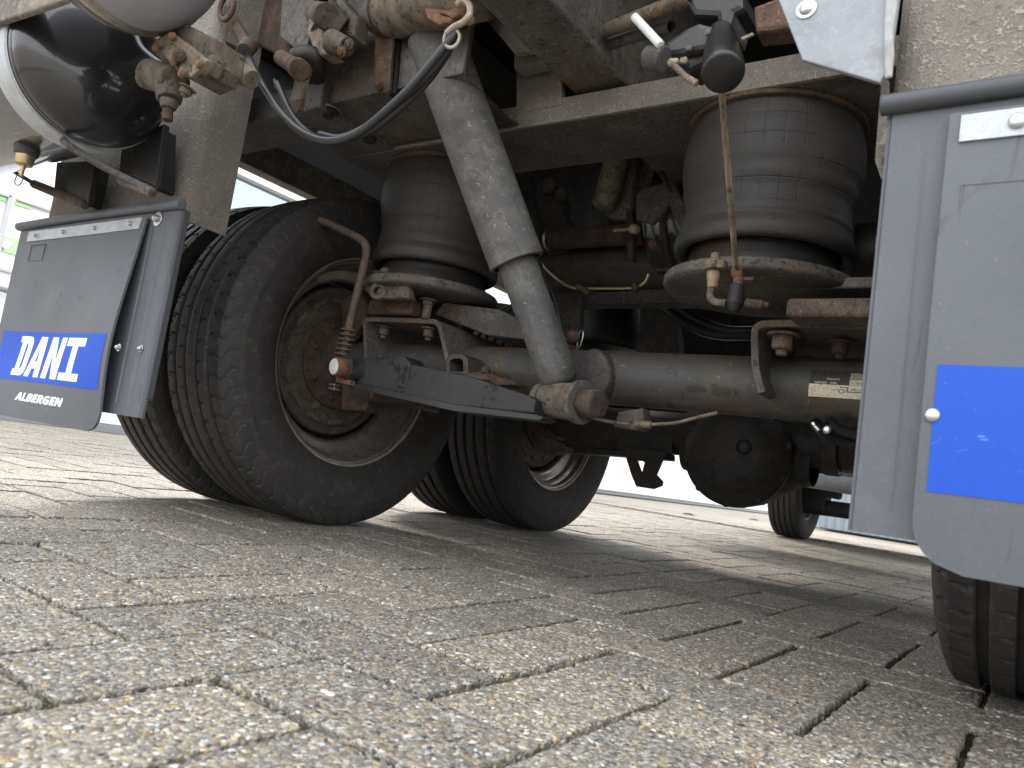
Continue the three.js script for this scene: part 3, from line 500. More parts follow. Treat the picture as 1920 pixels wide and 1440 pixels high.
function thick(g, t) { // close a sheet into a slab t thick (towards -z)
  const p = g.attributes.position, n = p.count, pos = [], idx = [...g.index.array], uv = [...g.attributes.uv.array, ...g.attributes.uv.array];
  for (let i = 0; i < n; i++) pos.push(p.getX(i), p.getY(i), p.getZ(i)); for (let i = 0; i < n; i++) pos.push(p.getX(i), p.getY(i), p.getZ(i) - t);
  const L = g.index.array; for (let i = 0; i < L.length; i += 3) idx.push(L[i] + n, L[i + 2] + n, L[i + 1] + n);
  const cnt = {}; for (let i = 0; i < L.length; i += 3) for (let k = 0; k < 3; k++) { const a = L[i + k], b = L[i + (k + 1) % 3]; const key = a < b ? a + '_' + b : b + '_' + a; (cnt[key] ??= []).push([a, b]); }
  for (const k in cnt) if (cnt[k].length === 1) { const [a, b] = cnt[k][0]; idx.push(a, a + n, b, b, a + n, b + n); }
  const o = new THREE.BufferGeometry(); o.setAttribute('position', new THREE.Float32BufferAttribute(pos, 3)); o.setAttribute('uv', new THREE.Float32BufferAttribute(uv, 2)); o.setIndex(idx); const q = o.toNonIndexed(); q.computeVertexNormals();
  // smooth again on the faces
  const s = mergeNormals(q); return s;
}
function mergeNormals(g, deg = 35) { // crease-aware normals
  const p = g.attributes.position, n = g.attributes.normal, map = {}, K = (i) => `${Math.round(p.getX(i) * 1e5)},${Math.round(p.getY(i) * 1e5)},${Math.round(p.getZ(i) * 1e5)}`; const c = Math.cos(deg * Math.PI / 180);
  for (let i = 0; i < p.count; i++) (map[K(i)] ??= []).push(i); const out = new Float32Array(p.count * 3), a = V3(), b = V3(), s = V3();
  for (const k in map) for (const i of map[k]) { a.fromBufferAttribute(n, i); s.set(0, 0, 0); for (const j of map[k]) { b.fromBufferAttribute(n, j); if (a.dot(b) > c) s.add(b); } s.normalize(); out[i * 3] = s.x; out[i * 3 + 1] = s.y; out[i * 3 + 2] = s.z; }
  g.setAttribute('normal', new THREE.BufferAttribute(out, 3)); return g;
}
const ZF = -.64;
function flap(side) {
  const L = side < 0, f = grp('mudflap', truck); f.userData.label = L ? 'left mudflap with blue lettered band and four bolted strip' : 'right mudflap, its plain blue end showing, close to the camera';
  const s0 = L ? -1.742 : -.125, s1 = L ? -1.156 : .46, yt = .515, yb = .171;
  // back shield with rolled top and pressed ribs
  const ribs = L ? [s1 - .012, s1 - .040, s1 - .078] : [s0 + .029];
  const zf = (x, y) => { let z = ZF; for (const q of ribs) { const d = Math.abs(x - q); if (d < .004 && y > yb + .02 && y < yt - .03) z += (L ? (d < .0022 ? -.0022 : -.0011) : (d < .0012 ? .0009 : 0)); } const e = L ? s1 - x : x - s0; if (e < .003) z -= .004; if (y < yb + .016 && y > yb + .012) z -= .002; return z; };
  const xs = new THREE.PlaneGeometry(1, 1); void xs;
  mesh('shield', thick(bent(s0, s1, yb, yt, zf, 300, 60), .004), mFlap, f);
  mesh('rolled_edge', [...capTube([V3(s0 - .004, yt + .002, ZF + .003), V3((s0 + s1) / 2, yt + .004, ZF + .003), V3(s1 + .003, yt + .002, ZF + .003)], .0085, 40, 16)], L ? mFlap : mFlapDark, f);
  mesh('edge_lip', [box(L ? s1 - .004 : s0 + .0005, L ? s1 + .001 : s0 + .004, yb + .03, yt - .004, ZF - .004, ZF - (L ? .016 : .03), .002)], mFlapDark, f);
  // front sheet
  const x0 = L ? -1.681 : -.079, x1 = L ? -1.243 : .36, y0 = L ? .137 : .152, y1 = .5;
  const wave = (x, y) => { const t = (y1 - y) / (y1 - y0), u = (x - x0) / (x1 - x0); return ZF + .0075 + (L ? .012 * Math.sin(t * 3.1) * (.2 + .8 * step(.45, 1, u)) + .004 * Math.sin(t * 7 + u * 4) * t + .012 * t * t : .006 * Math.sin(t * 3.1) + .004 * t); };
  const bulge = (x, y) => wave(x, y) + (L ? .004 * Math.exp(-(((x + 1.50) / .035) ** 2 + ((y - .345) / .03) ** 2)) : 0);
  mesh('flap_sheet', thick(bent(x0, x1, y0, y1, bulge, 60, 60, .034), .004), mFlap, f);
  // small embossed mould mark
  { const mx = x0 + .03, my = y1 - .062; const fr = []; const e = .0009, z = (x, y) => bulge(x, y); for (const [a, b, c, d] of [[0, .06, 0, .0008], [0, .06, .032, .0328], [0, .0008, 0, .033], [.0592, .06, 0, .033]]) fr.push(box(mx + a, mx + b, my + c, my + d, z(mx + a, my) + e, z(mx + a, my) - .0005, .0003)); if (L) mesh('mould_mark', fr, mFlap, f); else { const gx = x0 + .012; mesh('mould_mark', [box(gx, gx + .0014, y1 - .115, y1 - .06, bulge(gx, y1 - .08) + .0005, bulge(gx, y1 - .08) - .001, .0005), box(gx, gx + .06, y1 - .0614, y1 - .06, bulge(gx, y1 - .06) + .0005, bulge(gx, y1 - .06) - .001, .0005)], mFlap, f); } }
  // blue band
  const by0 = L ? .2045 : .2075, by1 = L ? .2975 : .3005, bx0 = x0 + (L ? .001 : .0075), bx1 = x1 - (L ? .014 : .012);
  mesh('decal', bent(bx0, bx1, by0, by1, (x, y) => bulge(x, y) + .0005, 60, 24), decal(L ? 88 : 300), f, true);
  if (L) { const c = document.createElement('canvas'); c.width = 512; c.height = 96; const x = c.getContext('2d'); x.clearRect(0, 0, 512, 96); x.fillStyle = '#f2f4f6'; x.font = 'italic bold 84px sans-serif'; x.textBaseline = 'middle'; const w = x.measureText('ALBERGEN').width; x.save(); x.scale(496 / w, 1); x.fillText('ALBERGEN', 6, 52); x.lineWidth = 6; x.lineJoin = 'round'; x.strokeStyle = '#f2f4f6'; x.strokeText('ALBERGEN', 6, 52); x.restore(); const tx = new THREE.CanvasTexture(c); tx.colorSpace = THREE.SRGBColorSpace; const mm = new THREE.MeshStandardMaterial({ map: tx, roughness: .45, transparent: true, alphaTest: .5, side: THREE.DoubleSide }); const a = Z(26, 757, ZF + .02), b = Z(120, 738, ZF + .02); mesh('lettering', bent(a.x + .003, b.x + .004, .166, .188, (X1, Y1) => bulge(X1, Y1) + .0006, 30, 8), mm, f, true); }
  // clamping strip and bolts
  const sy0 = L ? .4795 : .4745, sy1 = L ? .5 : .4965, sx0 = L ? x0 + .003 : x0 + .008, sx1 = L ? x1 - .012 : x1;
  mesh('clamp_strip', thick(bent(sx0, sx1, sy0, sy1, (x, y) => bulge(x, y) + .0022, 40, 2), .002), mAlu, f);
  const nb = L ? [.09, .36, .64, .93] : [.085, .37, .64, .9]; for (const q of nb) { const bx = mix(sx0, sx1, q), byy = (sy0 + sy1) / 2; mesh('bolt', L ? nut(V3(bx, byy, bulge(bx, byy) + .002), BK, .0042, .004) : bolthead(V3(bx, byy, bulge(bx, byy) + .002), BK, .0062, .0045), mZinc, f); }
  if (L) { const p = Z(297, 411, ZF); mesh('bolt', [...nut(V3(p.x, p.y, ZF + .001), BK, .0062, .006), cyl(V3(p.x, p.y, ZF), V3(p.x, p.y, ZF + .002), .0125, .0125, 30, .0005)], mZinc, f); for (const [px, py] of [[229, 653], [243, 649]]) { const q = Z(px, py, ZF + .02); mesh('bolt', nut(V3(q.x, q.y, px > 235 ? ZF + .001 : bulge(q.x, q.y)), BK, .0042, .004), mZinc, f); } }
  else { const q = Z(1741, 780, ZF + .01); mesh('bolt', bolthead(V3(q.x + .003, q.y, bulge(q.x, q.y)), BK, .0052, .0032), mZinc, f); }
}
flap(-1); flap(1);

const mRustDark2 = mat(tRust, { bump: .001, rough: .9, color: [.55, .6, .66] });
// ---- air springs
function airSpring(cx, rad, tp, label) {
  const g = grp('air_spring', truck), z = tp; g.userData.label = label; const c = y => V3(cx, y, z);
  const k = rad / .122;
  const prof = [[.103, .556], [.109, .546], [.1175, .5395], [.1255, .542], [.1285, .550], [.1280, .560], [.1240, .569], [.1215, .575], [.1225, .583], [.1205, .594], [.1185, .606], [.1190, .616], [.1225, .626], [.1245, .634], [.1250, .645], [.1285, .660], [.1300, .680], [.1295, .700], [.1265, .716], [.1250, .724], [.1215, .738], [.115, .746], [.10, .748]];
  const sp = new THREE.SplineCurve(prof.map(q => new THREE.Vector2(q[0] * k, q[1]))).getPoints(110);
  const lg = new THREE.LatheGeometry(sp, 96, Math.PI); const uv = lg.attributes.uv, pp = lg.attributes.position; for (let i = 0; i < uv.count; i++) { uv.setXY(i, uv.getX(i), (pp.getY(i) - .5) * 3.6); } lg.translate(cx, 0, z);
  mesh('bellows', lg, mBel, g, true);
  mesh('piston', [lathe([[.0, .506], [.116 * k, .506], [.118 * k, .511], [.109 * k, .522], [.105 * k, .535], [.103 * k, .57], [0, .57]], c(0), UPY, 64)], mAxleBlack, g);
  mesh('top_ring', [lathe([[0, .741], [.1265 * k, .741], [.1285 * k, .7435], [.1285 * k, .748], [.126 * k, .7503], [0, .7503]], c(0), UPY, 64)], mRust, g);
  const rp = .1375 * k; mesh('seat_plate', [lathe([[0, .485], [rp * .9, .485], [rp * .985, .4885], [rp, .493], [rp, .5015], [rp * .985, .5055], [0, .506]], c(0), UPY, 72)], mDirt, g);
  void tp; return g;
}
airSpring(-1.037, .1215, -1.12, 'left air spring, brown dusty rubber bellows behind the damper'); airSpring(-.372, .124, -1.107, 'right air spring, larger in view, with thin levelling rod in front');
// trailing arm plates carrying the springs
P('spring_arm', [plateXY([[-1.0, .484], [-.86, .470], [-.74, .42], [-.74, .41], [-.88, .42], [-1.02, .46]], -1.12, .10, .003)], mDirt);
P('spring_arm', [box(-.33, .02, .484, .500, -1.06, -1.22, .004)], mDirt);
// clamps: bent plates over the axle, with blocks, bolts and nuts
function clamp(px, z, w, d) { const pts = px.map(q => { const p = Z(q[0], q[1], z); return [p.x, p.y]; }); const poly = strip2(rounded(pts, .016, 6), w); const g = new THREE.ExtrudeGeometry(new THREE.Shape(poly.map(p => new THREE.Vector2(...p))), { depth: d, bevelEnabled: true, bevelSize: .001, bevelThickness: .001, bevelSegments: 1 }); g.translate(0, 0, z - d); return g; }
{
  const c = grp('axle_clamp', truck); c.userData.label = 'left axle clamp with rusty block and two studs';
  mesh('clamp_plate', clamp([[699, 745], [686, 690], [683, 598], [822, 603], [846, 705], [852, 720]], -1.06, .0072, .20), mDirt, c);
  const a = Z(695, 562, -1.055), b = Z(772, 594, -1.055); mesh('block', box(a.x, b.x, b.y + .004, a.y, -1.05, -1.085, .005), mRust, c);
  for (const [px, py] of [[722, 612], [806, 615]]) { const p = Z(px, py, -1.085); mesh('nut', nut(p, DNY, .0115, .016), mRustDusty, c); }
  const s = Z(803, 570, -1.06); mesh('stud', [cyl(V3(s.x, s.y - .03, s.z), s, .0085, .0085, 20), ...nut(V3(s.x, s.y + .008, s.z), DNY, .012, .009)], mRustDusty, c);
  const e = Z(709, 546, -1.0), ring = new THREE.TorusGeometry(.0125, .0048, 12, 28); ring.rotateY(.5); ring.translate(e.x, e.y, e.z); mesh('eye_bolt', [ring, ...nut(V3(e.x, e.y + .035, e.z - .01), UPY, .012, .01, false), cyl(V3(e.x, e.y + .012, e.z), V3(e.x, e.y + .04, e.z - .01), .005, .005, 14)], mRustDusty, c);
  mesh('eye_lug', plate([[688, 525], [700, 506], [742, 508], [760, 520], [768, 560], [700, 560], [684, 545]], -1.005, .02, .004), mCastDark, c);
}
{
  const c = grp('axle_clamp', truck); c.userData.label = 'right axle clamp with mottled rusty block and large nut';
  mesh('clamp_plate', clamp([[1428, 735], [1416, 690], [1414, 608], [1470, 606], [1800, 614]], -1.06, .0085, .20), mDirt, c);
  const a = Z(1475, 558, -1.0), b = Z(1622, 594, -1.0); mesh('block', box(a.x, b.x + .01, b.y, a.y, -1.0, -1.06, .006), mRustDusty, c);
  { const p = Z(1470, 626, -1.075); mesh('nut', nut(p, DNY, .0155, .02), mRustDusty, c); } { const p = Z(1577, 640, -1.11); mesh('nut', nut(p, DNY, .011, .016), mRustDark, c); }
  mesh('inner_plate', [box(Z(1495, 640, -1.14).x, .0, .425, .452, -1.14, -1.16, .002)], mRustDark, c);
}
// ---- rear axle tube with its plate
{
  const a = grp('rear_axle', truck); a.userData.label = 'grey rear axle tube with rust blooms and a torn data plate';
  mesh('axle_tube', [cyl(V3(-1.30, R, ZT), V3(.0, R, ZT), .0462, .0462, 56, .002)], mAxle, a);
  // data plate bent round the tube
  const c = document.createElement('canvas'); c.width = 512; c.height = 320; const x = c.getContext('2d'); const r = rng(4);
  x.fillStyle = '#d8cdb4'; x.fillRect(0, 0, 512, 320); x.fillStyle = '#1d1b1a'; x.fillRect(0, 0, 285, 175); x.fillStyle = '#a49b8a'; x.fillRect(285, 20, 227, 90); x.fillStyle = '#1d1b1a'; x.fillRect(285, 0, 227, 24);
  x.fillStyle = '#d8cdb4'; x.font = 'bold 34px sans-serif'; x.fillText('GEWF. NR.', 36, 168); x.font = 'bold 28px sans-serif'; x.fillText('ASLAST', 120, 120); x.fillStyle = '#2a2433'; x.font = 'bold 44px monospace'; x.fillText('II', 330, 168); x.fillText('III', 430, 168); x.font = '24px sans-serif'; x.fillText('REMMEN', 300, 108);
  x.fillStyle = '#3f7a5c'; x.fillRect(222, 196, 60, 12); x.fillRect(270, 196, 12, 50); x.fillRect(270, 240, 242, 14); x.strokeStyle = '#43324a'; x.lineWidth = 8; x.beginPath(); x.arc(236, 244, 20, 0, 7); x.stroke(); x.lineWidth = 4; x.beginPath(); x.moveTo(160, 236); x.lineTo(216, 226); x.stroke();
  x.fillStyle = '#43324a'; x.font = 'italic bold 34px sans-serif'; x.fillText('VELDHUIZEN', 296, 234); x.font = '22px sans-serif'; x.fillText('B.V.', 430, 282);
  for (let i = 0; i < 5000; i++) { x.fillStyle = ['rgba(70,60,50,.5)', 'rgba(140,125,100,.5)', 'rgba(30,28,26,.6)'][i % 3]; const yy = r() * 320; if (yy > 175 && r() < .55) continue; x.fillRect(r() * 512, yy, 1 + r() * 12, 1 + r() * 2.5); }
  const tx = new THREE.CanvasTexture(c); tx.colorSpace = THREE.SRGBColorSpace;
  const rr = .0467, x0 = Z(1516, 735, ZT + .045).x, w = .095, pos = [], uv = [], idx = [], a0 = -.02 - .32, a1 = .52; // angle from rear-facing, upward
  for (let j = 0; j <= 14; j++) for (let i = 0; i <= 20; i++) { const th = mix(a0, a1, j / 14); pos.push(x0 + w * i / 20, R + rr * Math.sin(th), ZT + rr * Math.cos(th)); uv.push(i / 20, j / 14); }
  for (let j = 0; j < 14; j++) for (let i = 0; i < 20; i++) { const q = j * 21 + i; idx.push(q, q + 1, q + 21, q + 1, q + 22, q + 21); }
  const g = new THREE.BufferGeometry(); g.setAttribute('position', new THREE.Float32BufferAttribute(pos, 3)); g.setAttribute('uv', new THREE.Float32BufferAttribute(uv, 2)); g.setIndex(idx); g.computeVertexNormals();
  mesh('data_plate', g, new THREE.MeshStandardMaterial({ map: tx, roughness: .6 }), a, true);
  // weld collar where the damper lug meets the tube and small pipe bracket below
  const l0 = Z(1125, 700, ZT + .046); mesh('lug', [plateXY(Array.from({ length: 28 }, (_, i) => { const t = i / 28 * 6.2832, k = 1 + .12 * Math.cos(2 * t + .6); return [l0.x - .008 + .034 * k * Math.cos(t), .352 + .044 * Math.sin(t)]; }), ZT + .064, .05, .006)], mDirtDark, a);
  mesh('square_tube', [(() => { const o = [[836, 672], [846, 664], [868, 664], [876, 672], [878, 700], [836, 700]], h = [[842, 676], [850, 671], [864, 671], [869, 676], [870, 698], [842, 698]]; return plate(o, -1.05, .14, .0012, [h]); })()], mAxle, a);
  mesh('bolt_flange', [plate([[860, 700], [905, 696], [965, 716], [968, 722], [905, 722], [862, 712]], -1.045, .04, .002), ...bolthead(Z(910, 700, -1.05), UPY, .0085, .014), ...bolthead(Z(762, 690, -1.07), UPY, .0075, .012)], mRustDark, a);
  mesh('rust_shim', [plate([[874, 701], [912, 703], [918, 712], [880, 712]], -1.04, .02, .001), ...nut(Z(908, 716, -1.045), DNY, .008, .005)], mRust, a);
  mesh('pipe_bracket', [plate([[1160, 772], [1205, 765], [1208, 800], [1195, 806], [1150, 800]], -1.10, .03, .002)], mCastDark, a);
}
P('brake_line', [tube([Z(1105, 783, -1.09), Z(1150, 792, -1.09), Z(1180, 795, -1.09)], .0028, 24, 8), tube([Z(1220, 796, -1.09), Z(1265, 793, -1.09), Z(1310, 782, -1.10), Z(1345, 774, -1.10)], .0028, 30, 8), cyl(Z(1190, 795, -1.09), Z(1222, 797, -1.09), .0065, .006, 12)], mCast);
P('hose', [tube([Z(1528, 790, -1.10), Z(1545, 812, -1.12), Z(1570, 826, -1.14), Z(1620, 838, -1.16)], .0075, 24, 10), tube([Z(1553, 788, -1.12), Z(1572, 805, -1.13), Z(1600, 815, -1.14), Z(1640, 822, -1.15)], .0075, 24, 10)], mHose);
P('pipe_clip', [...bolthead(Z(1551, 806, -1.10), BK, .006, .004), cyl(Z(1523, 792, -1.10), Z(1536, 808, -1.10), .0035, .003, 10)], mZinc);
// ---- damper
{
  const d = grp('damper', truck); d.userData.label = 'large grey damper leaning across the middle, dusty upper cover';
  const A = Z(1060, 742, -1.045), B = Z(815, 70, -.83), L = t => A.clone().lerp(B, t);
  const tJ = .37;
  const tA = .03;
  const dir = B.clone().sub(A).normalize(), len = A.distanceTo(B);
  mesh('rod_tube', [lathe([[.0, 0], [.024, 0], [.0295, .012], [.0318, .03], [.0318, len * .42], [0, len * .42]], L(tA), dir, 48)], mShockLow, d);
  mesh('cover_tube', [lathe([[.0385, 0], [.0448, 0], [.0452, .002], [.0452, len * (1 - tJ) + .0], [.0445, len * (1 - tJ) + .004], [0, len * (1 - tJ) + .006]], L(tJ), dir, 56)], mShock, d);
  const rimT = new THREE.TorusGeometry(.0448, .0014, 8, 64); rimT.rotateX(Math.PI / 2); mesh('cover_rim', [orient(rimT, L(tJ).addScaledVector(dir, .0012), dir)], mRust, d);
  // lower eye: horizontal barrel and cap screw
  const e0 = Z(1000, 748, -1.045), e1 = Z(1128, 757, -1.005), ax = e1.clone().sub(e0).normalize(), le = e0.distanceTo(e1);
  mesh('lower_eye', [lathe([[0, 0], [.013, 0], [.0175, .006], [.019, .014], [.0265, .018], [.029, .024], [.0295, le * .66], [.028, le * .7], [0, le * .7]], e0, ax, 40)], mCastDark, d);
  mesh('washer', [lathe([[0, le * .69], [.033, le * .69], [.0345, le * .70], [.0345, le * .74], [.033, le * .76], [0, le * .76]], e0, ax, 40)], mDirt, d);
  mesh('bolt_head', [lathe([[0, le * .76], [.0245, le * .76], [.0245, le * .94], [.021, le * .98], [0, le * .98]], e0, ax, 6)], mRustDark2, d);
  const rr = new THREE.TorusGeometry(.0292, .0016, 6, 40); rr.rotateX(Math.PI / 2); mesh('eye_groove', [orient(rr, e0.clone().addScaledVector(ax, le * .24), ax)], mRustDark, d);
  // upper eye barrel
  const u0 = Z(700, 32, -.80), u1 = Z(905, -22, -.76), ua = u1.clone().sub(u0).normalize(), lu = u0.distanceTo(u1);
  mesh('upper_eye', [lathe([[0, -.008], [.018, -.008], [.021, 0], [.023, .004], [.028, .006], [.0305, .016], [.0305, .028], [.036, .031], [.0385, .038], [.0385, .06], [.0375, .062], [.0375, .064], [.042, .066], [.043, lu], [0, lu]], u0, ua, 48)], mCast, d);
  mesh('eye_band', [lathe([[.0388, .040], [.0402, .041], [.0402, .046], [.0388, .047]], u0, ua, 48)], mRustDark, d);
}
// ---- black lifting arm with pin and cranked handle
{
  const a = grp('lift_arm', truck); a.userData.label = 'black painted lifting arm in front of the left wheel hub';
  const top = [[668, 672], [748, 668], [768, 682], [880, 705], [992, 742], [1004, 750]], bot = [[1000, 776], [930, 770], [850, 762], [750, 740], [690, 724], [668, 722]];
  mesh('bar', plate([...top, ...bot], -.985, .045, .004), mChip, a);
  mesh('bottom_plate', plate([[690, 722], [850, 758], [1004, 777], [1020, 783], [1010, 789], [850, 771], [700, 737], [650, 724], [650, 718]], -.98, .04, .0015), mAxleBlack, a);
  const p0 = Z(626, 687, -.935), p1 = Z(715, 700, -1.04), ax = p1.clone().sub(p0).normalize(), lp = p0.distanceTo(p1);
  mesh('sleeve', [lathe([[0, .024], [.0195, .024], [.0212, .027], [.0215, lp * .55], [.0225, lp * .6], [.0235, lp], [0, lp]], p0, ax, 36)], mChip, a);
  mesh('pin', [lathe([[0, 0], [.015, 0], [.0172, .0025], [.0175, .030], [0, .030]], p0, ax, 36)], mRustBright, a);
  mesh('pin_face', [lathe([[0, -.0008], [.0142, -.0008], [.0148, .0004], [0, .0004]], p0, ax, 36)], mWhitePin, a);
  const sl = Z(634, 715, -.98); mesh('pin_lug', [plate([[630, 704], [655, 708], [655, 722], [629, 716]], -.966, .015, .001)], mRustBright, a);
  void sl;
  const cl = Z(619, 724, -1.0); mesh('split_clip', [box(cl.x - .01, cl.x + .008, cl.y - .006, cl.y - .001, cl.z - .02, cl.z - .004, .001), box(cl.x - .01, cl.x + .008, cl.y + .002, cl.y + .006, cl.z - .02, cl.z - .004, .001)], mZinc, a);
  mesh('weld_collar', [plate([[742, 668], [758, 668], [770, 684], [760, 728], [744, 726], [748, 690]], -.982, .05, .003)], mChip, a);
  const hz = -.975, hp = [[570, 405], [610, 417], [650, 435], [676, 449], [686, 462], [686, 480], [680, 508], [668, 558], [655, 610], [643, 664]];
  mesh('handle', capTube(hp.map((q, i) => Z(q[0], q[1], hz + .012 * (1 - i / 9))), .0078, 90, 16), mat(tRust, { bump: .001, rough: .7, color: [.85, .95, 1.05] }), a);
  const h0 = Z(570, 405, hz + .012), h1 = Z(610, 417, hz + .0107); const hd = h0.clone().sub(h1).normalize(); mesh('handle_knob', [lathe([[0, -.012], [.0082, -.012], [.0090, -.008], [.0096, .001], [.0085, .0035], [0, .0042]], h0, hd, 20)], mRustBright, a);
  // coil spring
  const s0 = Z(655, 617, hz + .001), s1 = Z(641, 668, hz), sd = s1.clone().sub(s0), pts = [], pu = V3(1, .2, 0).normalize(), pv = sd.clone().normalize().cross(pu).normalize(), pw = pv.clone().cross(sd.clone().normalize()).normalize(); const turns = 5.6;
  for (let i = 0; i <= 110; i++) { const t = i / 110, an = t * turns * 6.2832; pts.push(s0.clone().addScaledVector(sd, t).addScaledVector(pw, .0135 * Math.cos(an)).addScaledVector(pv, .0135 * Math.sin(an))); }
  mesh('coil_spring', [tube(pts, .0023, 240, 8)], mRust, a);
}
// caliper bracket behind the arm
P('brake_lever', [plate([[640, 560], [672, 545], [690, 575], [684, 600], [655, 640], [640, 620]], -1.10, .02, .004), plate([[640, 720], [780, 745], [780, 757], [690, 752], [686, 770], [640, 768]], -1.06, .05, .003)], mRustDark);

// ---- drive axle, differential and what hangs ahead of the rear axle
{
  const a = grp('drive_axle', truck); a.userData.label = 'dark drive axle with round bolted differential cover';
  const c = Z(1366, 846, -1.86), s = mpp(c);
  const rr = 99 * s;
  mesh('axle_housing', [cyl(V3(-1.25, R - .01, ZD), V3(c.x - .08, R - .01, ZD), .052, .056, 36), cyl(V3(c.x + .08, R - .01, ZD), V3(-.05, R - .01, ZD), .056, .052, 36), lathe([[.055, -.17], [.062, -.14], [.12, -.05], [.135, 0], [.12, .05], [.062, .14], [.055, .17]], V3(c.x, c.y + .0, ZD), UPX, 40)], mAxleDark, a);
  const cv = V3(c.x, c.y, -1.93);
  mesh('cover', [lathe([[rr * 1.04, 0], [rr * 1.04, .012], [rr * .98, .016], [rr * .93, .030], [rr * .75, .062], [rr * .5, .076], [rr * .2, .080], [0, .080]], cv, V3(.05, .05, 1), 72)], mAxleDark, a);
  const dd = V3(.05, .05, 1).normalize(), e1 = V3(1, 0, 0).sub(dd.clone().multiplyScalar(dd.x)).normalize(), e2 = dd.clone().cross(e1);
  for (let i = 0; i < 10; i++) { const an = i / 10 * 6.283 + .25; const p = cv.clone().addScaledVector(e1, rr * .985 * Math.cos(an)).addScaledVector(e2, rr * .985 * Math.sin(an)).addScaledVector(dd, .013); mesh('cover_bolt', bolthead(p, dd, .010, .008), mAxleDark, a); }
  const pl = cv.clone().addScaledVector(e1, rr * .27).addScaledVector(e2, rr * .08).addScaledVector(dd, .074); mesh('filler_plug', [lathe([[0, 0], [.019, 0], [.019, .008], [.013, .008], [.012, .004], [0, .004]], pl, dd, 24)], mDirtBlack, a);
  const dp = cv.clone().addScaledVector(e1, -rr * .62).addScaledVector(e2, rr * .25).addScaledVector(dd, .055); mesh('drain_plug', bolthead(dp, dd, .006, .004), mDirtBlack, a);
  const cl = Z(1546, 840, -1.99); mesh('tube_collar', [lathe([[.058, 0], [.068, 0], [.070, .004], [.070, .034], [.068, .038], [.058, .038]], V3(cl.x, R - .01, ZD), UPX, 40)], mAxleDark, a);
  mesh('leaf_clip', [plate([[1166, 835], [1188, 840], [1210, 840], [1248, 848], [1230, 890], [1242, 903], [1240, 911], [1224, 917], [1192, 912], [1182, 888]], -1.93, .012, .003, [[[1191, 862], [1204, 862], [1211, 866], [1205, 888], [1199, 886]]])], mAxleDark, a);
  mesh('spring_seat', [plate([[1000, 822], [1012, 814], [1048, 828], [1062, 838], [1060, 846], [1030, 852], [1000, 842]], -1.90, .05, .004)], mDirt, a);
  mesh('spring_leaf', [plate([[1062, 836], [1130, 842], [1250, 850], [1250, 862], [1120, 852], [1060, 848]], -1.95, .06, .002), plate([[1040, 770], [1260, 790], [1260, 850], [1062, 838]], -1.96, .06, .002)], mAxleDark, a);
}
P('axle_bracket', [plate([[1030, 735], [1290, 748], [1270, 812], [1030, 800]], -2.06, .03, .003)], mDirtBlack);
// front axle beam by the far left wheel
P('front_axle', [cyl(V3(-1.42, .22, -5.2), V3(.1, .24, -5.2), .05, .05, 20), box(-1.30, -1.14, .19, .36, -5.12, -5.3, .02), cyl(V3(-1.40, .33, -5.2), V3(-1.05, .31, -5.1), .025, .025, 14)], mDirtBlack);
P('exhaust_pipe', [tube([Z(1485, 895, -3.0), Z(1540, 903, -2.8), Z(1585, 910, -2.7), Z(1700, 925, -2.5)], .028, 30, 16)], mGalv);
